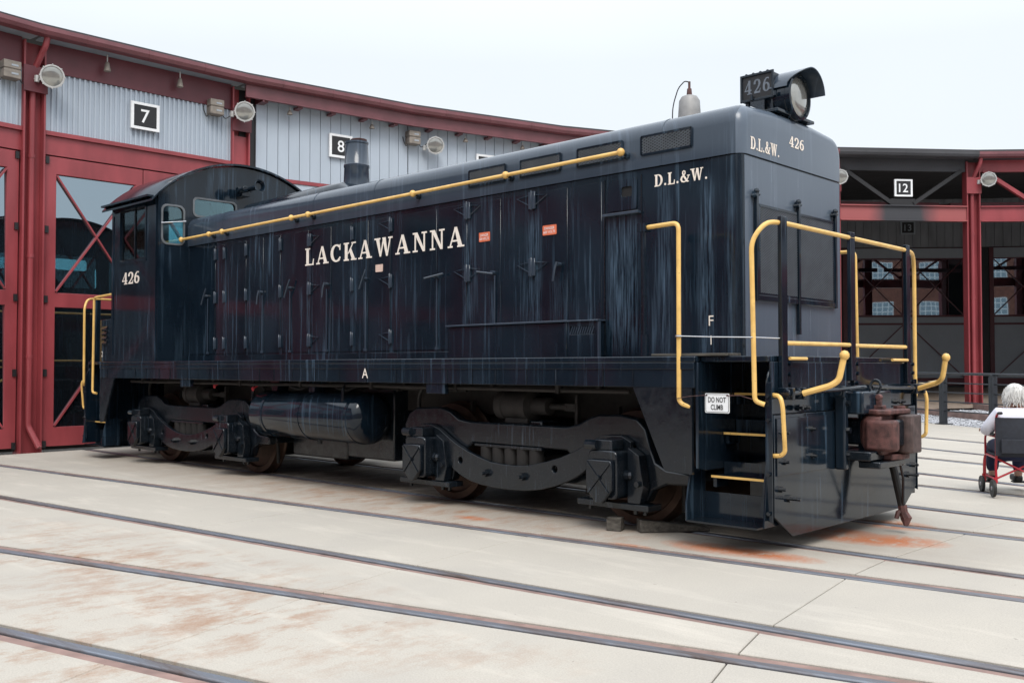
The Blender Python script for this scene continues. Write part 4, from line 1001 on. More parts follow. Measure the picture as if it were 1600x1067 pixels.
for w in (wr1, mir(wr1), wr2): MB().prism(inset(w, .004), 'yz', XR_+.015, XR_+.020).build('pane', 'cab_glass', cab, smooth=0)
MB().cyl((XC+.03,-1.37,3.47),(XC+.03,-.99,3.53),.009,None,6).build('wiper', 'chrome', cab)
# arched roof with an overhang at front, back and sides
ra = [(y, arc_z(y)) for y in [(-1.52)+3.04*i/28 for i in range(29)]]
ra2 = [(y, arc_z(y)+.028) for y, z in ra]
MB().prism(ra + ra2[::-1], 'yz', XR_-.09, XC+.05).build('cab_roof', 'black', cab, smooth=30)
MB().box(XR_+.04, XC-.04, -1.38, 1.38, ZD+.002, 1.95).box(-4.3, -3.75, .25, .9, 1.95, 2.85).build('cab_interior', 'darkvoid', cab, smooth=0)
MB().sphere((-5.24,-.9,3.98),.13,10,(1.3,.9,.8)).cyl((-5.36,-.9,3.98),(-5.1,-.9,3.98),.11,None,12).build('rear_lamp', 'black', cab)
serif('lettering', '426', cab, (-4.66, -CY-.0185, 2.645), X, Z, .56, .175, gap=.12)
# small box on the rear deck with louvres
rb = MB().box(-5.50,-5.08,-1.38,-.55,ZD+.001,2.15).build('rear_box', 'black', loco, bevel=.006)
MB().box(-5.50,-5.08,.55,1.38,ZD+.001,2.15).build('rear_box', 'black', loco, bevel=.006)
for i in range(4): MB().prism([(-1.382,1.78+i*.072),(-1.412,1.78+i*.072),(-1.382,1.83+i*.072)], 'yz', -5.41, -5.22).build('louvre', 'chassis', rb, smooth=0)
sans('lettering', '2', rb, (-5.40,-1.3825,1.62), X, Z, .085, 'letter')

# --- stepwells at the corners
def steps(sx, sy):
    def bx(m, x0, x1, y0, y1, z0, z1):
        return m.box(min(sx*x0,sx*x1), max(sx*x0,sx*x1), min(sy*y0,sy*y1), max(sy*y0,sy*y1), z0, z1)
    def pz(poly, a, b): return MB().prism([(sx*x, z) for x, z in poly], 'xz', sy*a, sy*b)
    def py(poly, a, b): return MB().prism([(sy*y, z) for y, z in poly], 'yz', sx*a, sx*b)
    st = py([(1.42,1.45),(1.42,.62),(1.30,.60),(.62,.60),(.62,1.45)], 5.365, 5.39).build('stepwell', 'black', loco, bevel=.003)
    bx(MB(), 5.39, 5.95, .60, .63, .2, 1.45).build('stepwell_back', 'black', st, smooth=0)
    for z, ya in ((.555, 1.24), (.885, 1.05), (1.20, .88)):
        t = bx(bx(MB(), 5.395, 5.945, ya-.20, ya, z-.012, z), 5.395, 5.945, ya-.20, ya-.19, z, z+.10).build('tread', 'black', st, smooth=0)
        bx(MB(), 5.395, 5.945, ya+.001, ya+.006, z-.014, z+.004).build('tread_edge', 'yellow', st, smooth=0)
        bx(MB(), 5.40, 5.43, ya-.19, ya-.02, z-.09, z-.0125).build('tread_bracket', 'black', st, smooth=0)
    # bottom step of checker plate
    py([(1.43,.205),(1.43,.34),(1.36,.62),(1.15,.62),(1.15,.205)], 5.27, 5.285).build('step_side', 'black', st, bevel=.003)
    bx(MB(), 5.286, 5.90, 1.17, 1.43, .20, .214).build('tread', 'chassis', st, smooth=0)
    bx(MB(), 5.286, 5.90, 1.17, 1.184, .215, .42).build('riser', 'black', st, smooth=0)
    m = MB()
    for i in range(7):
        for j in range(4):
            y, z = 1.18+i*.037, .235+j*.036
            if y > 1.42: continue
            m.bar((sx*5.268, sy*(y-.009), z-.009), (sx*5.268, sy*(y+.009), z+.009), .006, .004, X) if (i+j) % 2 else m.bar((sx*5.268, sy*(y-.009), z+.009), (sx*5.268, sy*(y+.009), z-.009), .006, .004, X)
    m.build('checker_tread', 'chassis', st, smooth=0)['kind'] = 'stuff'
    # outer side plate by the end sheet, rounded at the top
    top = [(.62,1.45),(1.20,1.45)] + [(1.20+.19*math.sin(a), 1.26+.19*math.cos(a)) for a in [PI/2*i/6 for i in range(7)]]
    py(top + [(1.39,.66),(1.44,.22),(1.02,.22),(1.02,.62),(.62,.62)], 5.951, 5.966).build('side_plate', 'black', st, bevel=.003)
    pz([(5.90,.30),(6.01,.26),(6.01,1.30),(5.965,1.30),(5.965,.75)], 1.385, 1.397).build('corner_plate', 'black', st, bevel=.002)
    for x, z in ((5.985,.33),(5.985,.62),(5.985,1.02),(5.985,1.20)): MB().cyl((sx*x, sy*1.38, z), (sx*x, sy*1.42, z), .016, None, 6).build('bolt', 'chassis', st)
    return st
for sx in (1, -1):
    for sy in (-1, 1): steps(sx, sy)

# --- end sheets, posts, rails
YB = {}
def end(sx):
    U = Y if sx > 0 else -Y
    def px(poly, a, b, holes=()): return MB().prism(poly, 'yz', sx*a, sx*b, holes)
    sh = px([(-1.355,1.06),(1.355,1.06),(1.355,1.452),(-1.355,1.452)], 5.966, 5.982).build('end_sheet', 'black', loco, bevel=.003)
    pl = px([(-1.36,1.055),(1.36,1.055),(1.36,.30),(1.07,.125),(-1.07,.125),(-1.36,.30)], 5.985, 6.006).build('pilot', 'black', loco, bevel=.003)
    for s in (-1, 1):
        px([(s*1.33,1.03),(s*.48,1.03),(s*.48,.60),(s*1.33,.60)], 6.0065, 6.016).build('backing_plate', 'black', pl, bevel=.003)
        for y, z in ((1.22,.92),(1.22,.70),(.78,.93),(.78,.72),(1.28,.50),(1.0,1.10),(.88,1.10)): MB().cyl((sx*6.0, s*y, z), (sx*6.035, s*y, z), .024, None, 6).cyl((sx*6.03, s*y, z), (sx*6.06, s*y, z), .013, None, 6).build('bolt', 'chassis', pl)
        m = MB().cyl((sx*6.0, s*1.15, .42), (sx*6.11, s*1.15, .42), .014, None, 6).cyl((sx*6.0, s*1.15, .42), (sx*6.03, s*1.15, .42), .03, None, 6); m.build('bolt', 'chassis', pl)
    # railing posts and yellow rails
    for y in (-1.2, 0.0, 1.2):
        p = MB().box(min(sx*5.984,sx*6.018), max(sx*5.984,sx*6.018), y-.045, y+.045, 1.30 if abs(y) < 1 else 1.20, 2.555).build('rail_post', 'black', loco, bevel=.004)
        m = MB()
        for dz in (1.28, 1.36, 1.44): m.cyl((sx*6.0, y+.075, dz), (sx*6.03, y+.075, dz), .018, None, 6)
        m.box(min(sx*5.983,sx*6.0), max(sx*5.983,sx*6.0), y+.04, y+.10, 1.24, 1.47).build('post_bracket', 'black', p)
    xr = sx*6.0
    pts = [(sx*5.965,-1.42,1.135),(sx*5.90,-1.45,1.16),(sx*5.885,-1.46,2.36),(sx*5.96,-1.38,2.50),(xr,-1.2,2.508),(xr,0,2.508),(xr,1.2,2.508),(sx*5.985,1.40,2.50),(sx*5.95,1.515,2.36),(sx*5.955,1.50,1.16),(sx*5.98,1.44,1.135)]
    MB().tube(smooth_path(pts, .10, 5), .0185, 10).build('end_handrail', 'yellow', loco)
    for y0, y1 in ((-1.155,-.045),(.045,1.17)): MB().cyl((xr,y0,1.595),(xr,y1,1.60),.0175,None,10).build('middle_rail', 'yellow', loco)
    for y0, y1 in ((-1.13,-.86),(.80,1.15)): MB().cyl((sx*6.02,y0,1.478),(sx*6.02,y1,1.478),.013,None,8).build('hand_bar', 'yellow', loco)
    # coupler pocket and coupler
    ck = MB()
    ck.box(min(sx*6.007,sx*6.10), max(sx*6.007,sx*6.10), -.36, -.29, .58, 1.22).box(min(sx*6.007,sx*6.10), max(sx*6.007,sx*6.10), .29, .36, .58, 1.22)
    ck.box(min(sx*6.007,sx*6.22), max(sx*6.007,sx*6.22), -.285, .285, 1.03, 1.215)
    ck = ck.build('draft_pocket', 'black', loco, bevel=.015)
    for y in (-.325,.325):
        for z in (.70,.90,1.12): MB().cyl((sx*6.09,y,z),(sx*6.13,y,z),.026,None,6).build('bolt', 'chassis', ck)
    MB().box(min(sx*6.0,sx*6.42), max(sx*6.0,sx*6.42), -.12, .12, .77, .985).build('coupler_shank', 'chassis', ck, bevel=.02)
    MB().box(min(sx*6.03,sx*6.30), max(sx*6.03,sx*6.30), -.34, .20, .66, .735).box(min(sx*6.18,sx*6.36), max(sx*6.18,sx*6.36), -.30, .22, .60, .655).build('carrier_iron', 'chassis', ck, bevel=.01)
    # knuckle coupler: head casting with guard arm, top flange, lobe, and the flat-faced knuckle beside it
    def rx(m, x0, x1, y0, y1, z0, z1): return m.box(min(sx*x0,sx*x1), max(sx*x0,sx*x1), y0, y1, z0, z1)
    def sec(x, y0, y1, z0, z1, r=.35):
        w, h = y1-y0, z1-z0; return [(sx*x, y0+w*a, z0+h*b) for a, b in ((r*.5,0),(1-r*.5,0),(1,r*.5),(1,1-r*.5),(1-r*.5,1),(r*.5,1),(0,1-r*.5),(0,r*.5))]
    hd = loft([sec(6.12,-.13,.12,.77,.99), sec(6.18,-.19,.17,.71,1.02,.25), sec(6.27,-.21,.19,.70,1.03,.2), sec(6.33,-.21,.17,.70,1.03,.2)]).build('coupler_head', 'rust', loco, bevel=.014)
    MB().prism([(sx*x, y) for x, y in ((6.20,-.22),(6.36,-.235),(6.45,-.19),(6.44,-.10),(6.37,-.05),(6.335,.02),(6.335,.17),(6.20,.17))], 'xy', .735, .985).build('guard_arm', 'rust', hd, bevel=.025, seg=3)
    MB().prism([(sx*x, y) for x, y in ((6.17,-.16),(6.30,-.21),(6.39,-.17),(6.37,-.02),(6.40,.08),(6.40,.24),(6.30,.25),(6.19,.17))], 'xy', 1.025, 1.068).build('top_lug', 'rust', hd, bevel=.012)
    MB().prism([(sx*x, y) for x, y in ((6.22,-.10),(6.36,-.06),(6.40,.08),(6.39,.23),(6.26,.22))], 'xy', .655, .702).build('bottom_lug', 'rust', hd, bevel=.010)
    MB().prism([(sx*x, y) for x, y in ((6.30,.09),(6.355,.045),(6.44,.03),(6.485,.05),(6.49,.22),(6.46,.262),(6.33,.262),(6.285,.21))], 'xy', .71, 1.022).build('knuckle', 'rust_plate', hd, bevel=.014, seg=3)
    MB().cyl((sx*6.33,.17,.60),(sx*6.33,.17,1.09),.030,None,10).cyl((sx*6.33,.17,1.068),(sx*6.33,.17,1.092),.05,None,8).build('knuckle_pin', 'rust', hd)
    rx(rx(MB(), 6.20,6.29,-.075,.005,1.068,1.10), 6.225,6.265,-.055,-.015,1.10,1.165).cyl((sx*6.245,-.06,1.165),(sx*6.245,-.01,1.165),.026,None,10).build('lock_lifter', 'rust', hd, bevel=.006)
    # uncoupling levers
    for s in (-1, 1):
        z = 1.215
        rod = MB().cyl((sx*6.10, s*1.33, z), (sx*6.14, s*.06, z+.03), .017, None, 8).build('uncoupling_rod', 'chassis', loco)
        for y in (1.28, 1.10, .42): MB().box(min(sx*6.006,sx*6.13), max(sx*6.006,sx*6.13), s*y-.02, s*y+.02, z-.045, z+.045).cyl((sx*6.08,s*y-.03,z),(sx*6.08,s*y+.03,z),.038,None,8).build('rod_bracket', 'black', rod, bevel=.006)
        MB().tube(smooth_path([(sx*6.12,s*1.12,z+.0),(sx*6.32,s*1.08,z+.06),(sx*6.37,s*1.05,z+.10),(sx*6.405,s*1.035,z+.28)],.05), .023, 8).sphere((sx*6.408,s*1.035,z+.285),.038,10).build('lever_handle', 'yellow', rod)
        if s > 0: MB().tube([(sx*(6.20+.045*math.cos(2*PI*i/14)), .0+.012*math.sin(2*PI*i/14), z+.035+.055*math.sin(2*PI*i/14)) for i in range(15)], .011, 6).build('lift_ring', 'chassis', rod)
        # corner grab irons
        MB().tube(smooth_path([(sx*6.00,s*1.36,1.205),(sx*6.08,s*1.40,1.20),(sx*6.10,s*1.40,1.12),(sx*6.10,s*1.37,.79),(sx*6.07,s*1.37,.76),(sx*6.0,s*1.36,.755)],.05), .0165, 8).build('grab_iron', 'yellow', loco)
    # air hose beside the coupler
    ho = MB().tube(smooth_path([(sx*6.02,.30,.66),(sx*6.12,.33,.66),(sx*6.20,.34,.58),(sx*6.27,.36,.22)],.10), .032, 10).build('brake_hose', 'rubber', loco)
    MB().tube([(sx*6.27,.36,.24),(sx*6.28,.36,.17)], .040, 8).tube([(sx*6.275,.36,.19),(sx*6.30,.37,.13),(sx*6.305,.35,.07)],[.036,.05,.018], 8).tube([(sx*6.27,.36,.20),(sx*6.25,.32,.18),(sx*6.24,.305,.13)],[.02,.022,.018], 6).build('gladhand', 'rust', ho)
    MB().tube([(sx*6.33,.17,.62),(sx*6.32,.26,.48),(sx*6.28,.35,.23)], .011, 6).build('hose_chain', 'chassis', ho)
    return sh
end(1); end(-1)
# side handrails by the steps
for sx in (1, -1):
    for s in (-1, 1):
        fo = 0.0 if s < 0 else .19
        h = MB().tube(smooth_path([(4.845+fo,s*1.37,2.565),(5.215+fo,s*1.42,2.565),(5.225+fo,s*1.44,1.13),(5.32+fo,s*1.42,1.10)] if sx > 0 else [(-5.06,s*1.38,2.53),(-5.60,s*1.43,2.50),(-5.60,s*1.44,1.02),(-5.50,s*1.42,1.01)],.06,5), .0185, 10).build('side_handrail', 'yellow', loco)
        if sx > 0:
            MB().cyl((4.845+fo,s*1.37,1.62),(4.845+fo,s*1.37,2.59),.016,None,8).cyl((4.845+fo,s*1.37,1.501),(4.845+fo,s*1.37,1.68),.034,None,10).cyl((4.845+fo,s*1.37,2.0),(4.845+fo,s*1.37,2.06),.024,None,8).box(4.80+fo,4.885+fo,s*1.37-.04,s*1.37+.04,2.53,2.60).build('stanchion', 'black', loco)
MB().box(4.93, 5.62, -1.40, -1.16, 1.501, 1.522).build('deck_plank', 'wood', loco, bevel=.004)
w = MB().tube([(5.22,-1.465,1.66),(5.55,-1.47,1.645),(5.89,-1.485,1.635),(6.0,-1.25,1.63)], .004, 5).lathe([(.024,-.008),(.028,-.008),(.028,.008),(.024,.008)], (5.222,-1.44,1.66), Z, 12)
o = w.build('guard_wire', 'chrome'); tag(o, 'thin steel wire strung between the yellow handrails above the steps', 'wire')
# the enamel sign hung across the steps
e = empty('warning_sign', (5.58, -1.46, 1.06), 'white DO NOT CLIMB sign hung on wire across the front steps', 'sign')
sg = MB().prism(rrect(5.478,5.692,1.062,1.212,.012,3), 'xz', -1.462, -1.457).build('sign_plate', 'white', e, smooth=0)
MB().prism(rrect(5.484,5.686,1.068,1.206,.01,3), 'xz', -1.4635, -1.4622, [rrect(5.487,5.683,1.071,1.203,.01,3)]).build('border', 'ink', sg, smooth=0)
sans('lettering', 'DO NOT\nCLIMB', sg, (5.585,-1.4632,1.135), X, Z, .098, 'ink', .155, bold=.012)
MB().cyl((5.495,-1.47,1.197),(5.495,-1.455,1.197),.006,None,6).cyl((5.675,-1.47,1.197),(5.675,-1.455,1.197),.006,None,6).build('rivet', 'rust', sg)
MB().tube([(5.22,-1.46,1.165),(5.34,-1.46,1.185),(5.495,-1.464,1.197)], .003, 5).tube([(5.675,-1.464,1.197),(5.78,-1.46,1.20),(5.89,-1.47,1.175)], .003, 5).build('hanging_wire', 'rust', e)

# --- tanks under the frame
tk = []
for i in range(7): a = PI/2*i/6; tk.append((.29*math.sin(a), -.12*math.cos(a)))
prof = [(max(r,.01), h) for r, h in tk] + [(.29, 2.06)] + [(max(r,.01), 2.06-h) for r, h in tk[::-1]][1:]
for s in (-1, 1):
    t = MB().lathe(prof, (-1.20, s*1.08, .835), X, 36).build('air_reservoir', 'black', loco, smooth=40)
    for x in (-.95, -.16, .76):
        MB().lathe([(.289,-.022),(.296,-.022),(.296,.022),(.289,.022)], (x, s*1.08, .835), X, 36).build('strap', 'black', t)
    for x in (-.95, -.16): MB().prism([(x-.10,1.248),(x+.10,1.248),(x+.05,1.12),(x-.05,1.12)], 'xz', s*1.08-.08, s*1.08+.08).build('hanger', 'black', t)
    MB().tube(smooth_path([(.62,s*1.16,1.30),(.62,s*1.28,1.18),(.63,s*1.30,.86),(.55,s*1.34,.80)],.04), .016, 8).sphere((.60,s*1.33,.82),.035,8).build('drain_pipe', 'chassis', t)
    MB().cyl((-.1,s*1.08,.50),(-.1,s*1.08,.55),.03,None,8).build('drain_cock', 'chassis', t)
MB().box(.10,.97,-.82,.82,.34,1.25).box(-1.05,.098,-.82,.82,.30,.62).build('fuel_tank', 'chassis', loco, bevel=.02)
for x, z in ((-2.30,1.16),(-1.35,1.14)):
    MB().sphere((x,-1.22,z),.028,8,(1,.6,1.2)).cyl((x,-1.22,z),(x+.05,-1.16,z+.05),.010,None,6).build('cock_handle', 'valve_red', loco)
MB().tube([(-1.42,-1.18,1.25),(-1.42,-1.18,.78)], .022, 8).build('pipe', 'chassis', loco)

# pipes, sand hoses and brake rigging below the sill
for y, z, r, x0, x1 in ((-1.24,1.205,.020,-4.7,4.6), (-1.02,1.215,.014,-4.4,4.4), (-.86,1.17,.018,-2.0,2.2), (1.24,1.205,.020,-4.7,4.6)):
    pts = [(x0,y,z)]; x = x0
    while x < x1-.9: x += random.uniform(.5,.9); pts.append((x, y+random.uniform(-.012,.012), z+random.uniform(-.010,.006)))
    MB().tube(pts+[(x1,y,z)], r, 8).build('air_pipe', 'grime', loco)
    x = x0+.4
    while x < x1: MB().box(x-.02,x+.02,y-.03,y+.03,z-.03,z+.06).build('pipe_clip', 'grime', loco, smooth=0); x += 1.35
for xw in (4.36, 1.92, -1.92, -4.36):
    for s in (-1, 1):
        d_ = .46 if xw in (4.36, -1.92) else -.46
        MB().tube(smooth_path([(xw+d_*.5,s*.95,1.28),(xw+d_*.9,s*.93,1.10),(xw+d_*1.05,s*.80,.62),(xw+d_*1.02,s*.77,.16)],.12,5), .022, 8).build('sand_hose', 'rubber', loco)
        MB().bar((xw-d_*.55,s*.74,1.05),(xw-d_*.50,s*.74,.42),.05,.03).build('brake_hanger', 'grime', loco, smooth=0)
for x in (-.62, .30): MB().tube(smooth_path([(x,-1.15,1.26),(x+.05,-1.2,1.18),(x+.3,-1.22,1.14),(x+.5,-1.1,1.24)],.06), .012, 6).build('air_hose', 'rubber', loco)
# --- trucks
FR = [(-1.66,.62),(-1.67,.80),(-1.60,.92),(-1.48,.985),(-1.10,1.0),(-.95,.96),(-.82,.885),(-.66,.865),(.62,.865),(.76,.895),(.88,.955),(1.0,.99),(1.25,.995),(1.42,.965),(1.51,.88),(1.56,.72),(1.61,.60),(1.72,.545),(1.96,.53),
      (1.96,.43),(1.72,.42),(1.58,.36),(1.52,.25),(1.40,.25),(1.40,.73),(1.05,.73),(1.05,.25),(.92,.25),(.86,.45),(.62,.645),(-.62,.655),(-.86,.45),(-.92,.25),(-1.05,.25),(-1.05,.73),(-1.40,.73),(-1.40,.25),(-1.54,.25),(-1.62,.40)]
ET = [(-1.40,.78),(-1.33,.82),(-1.16,.815),(-1.04,.775),(-.95,.72),(-.80,.64),(-.62,.57),(-.45,.52),(-.3,.485),(-.13,.472),(.05,.472),(.21,.488),(.42,.535),(.61,.59),(.78,.66),(.91,.725),(1.0,.775),(1.09,.812),(1.3,.82),(1.40,.77)]
EB = [(1.40,.69),(1.2,.66),(1.05,.60),(.96,.54),(.87,.47),(.78,.415),(.68,.37),(.53,.315),(.37,.272),(.17,.243),(-.04,.235),(-.24,.237),(-.44,.252),(-.58,.275),(-.71,.315),(-.83,.375),(-.93,.45),(-1.0,.53),(-1.08,.60),(-1.22,.66),(-1.40,.69)]
def ring(cx, cz, r, n=10): return [(cx+r*math.cos(2*PI*i/n), cz+r*math.sin(2*PI*i/n)) for i in range(n)]
wheel_prof = [(.06,-.02),(.11,-.02),(.12,.0),(.14,.03),(.30,.055),(.42,.03),(.44,.0),(.508,.0),(.511,.09),(.520,.105),(.536,.115),(.536,.13),(.50,.14),(.43,.14),(.30,.10),(.12,.12),(.06,.12)]
truck_meshes = {}
def truck(xc):
    fr = MB()
    for s in (-1, 1): fr.prism(FR, 'xz', s*1.09, s*.98)
    fr.box(-.22,.22,-.98,.98,.55,.90).box(-1.60,-1.50,-.97,.97,.62,.74).box(1.84,1.94,-.97,.97,.44,.52)
    me = share('truck_frame', lambda: fr.mesh('truck_frame', 'chassis', 30))
    t = put('truck_frame', me, loco, (xc,0,0), 0, .018)
    def P(name, key, fn, mat, smooth=35, bevel=0, loc=(0,0,0)):
        return put(name, share((key, mat), lambda: fn().mesh(name, mat, smooth)), t, (xc+loc[0], loc[1], loc[2]), 0, bevel)
    for s in (-1, 1):
        P('equalizer_bar', ('eq', s), lambda: MB().prism(ET+EB, 'xz', s*1.155, s*1.10, [ring(-.73,.475,.034), ring(.53,.475,.034)]), 'chassis', 30, .006)
        for x in (-.35, .14): P('bolt', ('eqb', s), lambda: MB().cyl((0,s*1.15,0),(0,s*1.20,0),.038,None,6).cyl((0,s*1.19,0),(0,s*1.23,0),.018,None,6), 'chassis', 35, 0, (x,0,.375))
        P('spring_plate', ('sp', s), lambda: MB().box(-.58,.32,s*1.02-.08,s*1.02+.08,.625,.652), 'chassis', 0, .004)
        for i in range(5): P('spring', ('spr', s), lambda: MB().cyl((0,s*1.03,.47),(0,s*1.03,.624),.072,None,14), 'grime', 35, 0, (-.46+i*.165,0,0))
        for x in (-1.225, 1.225):
            jb = P('journal_box', ('jb', s), lambda: MB().prism(rrect(-.155,.155,.285,.70,.05), 'xz', s*1.33, s*1.0), 'chassis', 35, .012, (x,0,0))
            def P2(name, key, fn, mat, smooth=35, bevel=0):
                return put(name, share((key, mat), lambda: fn().mesh(name, mat, smooth)), t, (xc+x,0,0), 0, bevel)
            P2('journal_cover', ('jc', s), lambda: MB().prism([(-.125,.62),(.125,.62),(.14,.58),(.14,.37),(.09,.31),(.03,.25),(-.03,.25),(-.09,.31),(-.14,.37),(-.14,.58)], 'xz', s*1.385, s*1.335), 'chassis', 30, .010)
            P2('cover_rib', ('jr', s), lambda: MB().bar((-.125,s*1.388,.60),(.11,s*1.388,.34),.016,.012,Y).bar((.125,s*1.390,.60),(-.11,s*1.390,.34),.016,.012,Y).cyl((0,s*1.38,.47),(0,s*1.41,.47),.024,None,8), 'chassis', 35)
            P2('pedestal_tie', ('pt', s), lambda: MB().box(-.37,.40,s*1.12-.10,s*1.12+.10,.195,.248), 'chassis', 0, .006)
            P2('pedestal_wedge', ('pw', s), lambda: MB().prism([(.17,.25),(.30,.25),(.335,.40),(.29,.66),(.19,.72),(.17,.72)], 'xz', s*1.20, s*1.10), 'chassis', 30, .005)
            P2('pedestal_wedge', ('pw2', s), lambda: MB().prism([(-.17,.25),(-.27,.25),(-.30,.40),(-.26,.62),(-.17,.70)], 'xz', s*1.17, s*1.10), 'chassis', 30, .005)
            P2('wedge_bolt', ('wb', s), lambda: MB().cyl((.285,s*1.19,.42),(.285,s*1.23,.42),.026,None,8).cyl((.16,s*1.20,.49),(.20,s*1.20,.49),.045,.04,10).sphere((.205,s*1.20,.49),.038,8), 'chassis')
            P2('box_bracket', ('bb', s), lambda: MB().box(-.10,.10,s*1.24-.08,s*1.24+.08,.70,.79), 'chassis', 0, .010)
            P2('oil_cup', ('oc', s), lambda: MB().cyl((-.17,s*1.33,.745),(-.05,s*1.33,.745),.042,None,10), 'chassis')
            for xb in (-.3, .2, .3): P2('tie_bolt', ('tb', s, xb), lambda: MB().cyl((xb,s*1.12,.15),(xb,s*1.12,.20),.02,None,6), 'chassis')
    for x in (-1.22, 1.22):
        for s in (-1, 1):
            P('wheel', ('wh', s), lambda: MB().lathe(wheel_prof, (0,s*.80,.508), (0,-s,0), 40), 'tread_steel', 30, 0, (x,0,.006))
        P('axle', 'ax', lambda: MB().cyl((0,-1.02,.508),(0,1.02,.508),.085,None,14), 'grime', 35, 0, (x,0,0))
        P('traction_motor', 'tm', lambda: MB().cyl((0,-.55,.52),(0,.55,.52),.36,None,16), 'grime', 35, 0, (x*.62,0,0))
        P('brake_shoe', 'bs', lambda: MB().prism([(-.05,.22),(.06,.20),(.08,.62),(-.02,.64)], 'xz', -.78, -.68), 'grime', 30, .006, (x+(.58 if x < 0 else -.58),0,0))
    for s in (-1, 1):
        P('brake_cylinder', ('bc', s), lambda: MB().lathe([(.10,-.40),(.15,-.39),(.155,-.30),(.142,-.29),(.142,-.06),(.155,-.05),(.155,.02),(.12,.03),(.085,.05),(.085,.24),(.03,.25),(.03,.46)], (0.02,s*.90,1.035), X, 22), 'grime', 35)
        P('brake_rod', ('br', s), lambda: MB().bar((.46,s*.90,1.035),(.60,s*.90,1.03),.05,.07).bar((.60,s*.90,1.15),(.60,s*.90,.66),.05,.03), 'grime', 0)
        P('brake_cylinder_foot', ('bf', s), lambda: MB().box(-.24,.06,s*.92-.09,s*.92+.09,.866,.915), 'grime', 0, .006)
    P('brake_beam', 'bbm', lambda: MB().box(.45,.85,-1.0,-.85,.33,.43), 'chassis', 0, .01)
truck(3.141); truck(-3.141)

# ================================================================ LOOSE THINGS
ch = MB().box(-.065,.065,-.055,.055,.003,.118).build('wheel_chock', 'wood', None, bevel=.006, loc=(4.40,-1.19,0), rot=.35)
tag(ch, 'short square block of weathered timber on the concrete under the front journal', 'wheel chock', 'timber chocks at the front wheel')
m = MB(); o = Vector((4.60,-1.13,0)); d = Vector((.62,.785,0)); nn = Vector((-.785,.62,0))
vs = [o+nn*a+d*b+Z*z for a in (-.06,.06) for b, z in ((0,.006),(.62,.006),(.62,.03),(0,.115))]
m.add(vs, [(0,1,2,3),(4,5,6,7),(0,1,5,4),(1,2,6,5),(2,3,7,6),(3,0,4,7)])
wc = m.build('wheel_chock', 'wood', None, bevel=.004); tag(wc, 'long timber wedge lying under the front wheel beside the steps', 'wheel chock', 'timber chocks at the front wheel')

# ---------------------------------------------------------------- person in a transport wheelchair
fc, rc = Vector((6.03, 3.28, 0)), Vector((6.22, 2.96, 0)); hd = (fc-rc).normalized(); rt = Vector((hd.y, -hd.x, 0))
oc = rc + rt*.24 + hd*.20; oc.z = zg(oc.y); RZ = math.atan2(-hd.x, hd.y)
WM = Matrix.Translation(oc) @ Matrix.Rotation(RZ, 4, 'Z') @ Matrix.Diagonal((1,1,.925,1))
ch_ = empty('wheelchair', oc, 'red framed transport wheelchair with black cloth back', 'wheelchair'); ch_.rotation_euler = (0,0,RZ)
def WB(mb, name, mat, parent=None, **kw):
    mb.v = [tuple(WM @ Vector(v)) for v in mb.v]; return mb.build(name, mat, parent or ch_, **kw)
for s in (-1, 1):
    WB(MB().tube(smooth_path([(s*.23,-.30,.95),(s*.23,-.23,.93),(s*.23,-.20,.86),(s*.23,-.20,.44),(s*.23,-.17,.34),(s*.23,-.20,.16)],.05), .0125, 8), 'back_tube', 'chair_red')
    WB(MB().tube(smooth_path([(s*.23,-.20,.44),(s*.23,.24,.45),(s*.23,.28,.40),(s*.23,.28,.13)],.05), .0125, 8), 'seat_tube', 'chair_red')
    WB(MB().tube([(s*.23,-.18,.20),(s*.23,.28,.20)], .0125, 8), 'lower_tube', 'chair_red')
    WB(MB().tube(smooth_path([(s*.235,-.20,.68),(s*.235,.20,.68),(s*.235,.23,.64),(s*.235,.23,.45)],.04), .0115, 8), 'arm_tube', 'chair_red')
    WB(MB().prism(rrect(s*.235-.028,s*.235+.028,-.19,.17,.02), 'xy', .69, .715), 'armrest', 'rubber', bevel=.006)
    WB(MB().cyl((s*.23,-.31,.952),(s*.23,-.41,.958),.017,None,8), 'push_grip', 'rubber')
    for y, r, nm in ((-.20,.10,'rear_wheel'), (.27,.095,'front_caster')):
        w = WB(MB().lathe([(r-.022,-.014),(r-.004,-.015),(r,-.006),(r,.006),(r-.004,.015),(r-.022,.014)], (s*.265,y,r), X, 24), nm, 'rubber')
        WB(MB().lathe([(.02,-.018),(.03,-.008),(r-.03,-.006),(r-.022,-.008),(r-.022,.008),(r-.03,.006),(.03,.008),(.02,.018)], (s*.265,y,r), X, 20), 'rim', 'panel_grey', w)
        WB(MB().bar((s*.246,y,r),(s*.246,y,r+.12),.02,.03).cyl((s*.235,y,r),(s*.285,y,r),.008,None,6), 'fork', 'chair_red', w)
    WB(MB().tube(smooth_path([(s*.23,.28,.42),(s*.22,.36,.36),(s*.21,.42,.12)],.05), .011, 8), 'footrest_tube', 'chair_red')
    WB(MB().prism(rrect(s*.15-.07,s*.15+.07,.36,.50,.02), 'xy', .10, .115), 'footplate', 'rubber')
for a, b in (((-.23,-.14,.44),(.23,-.14,.19)), ((.23,-.12,.44),(-.23,-.12,.19))): WB(MB().cyl(a, b, .0115, None, 8), 'cross_brace', 'chair_red')
WB(MB().box(-.225,.225,-.19,.25,.452,.475), 'seat', 'chair_cloth', bevel=.008)
m = MB(); n = 10; vs = []
for yy in (0, .022):
    for j in range(5):
        for i in range(n+1):
            u = -1+2*i/n; vs.append((u*.243, -.215-.03*(1-u*u)*(.6+.4*math.sin(PI*j/4))-yy, .47+.43*j/4))
N1 = 5*(n+1); fs = []
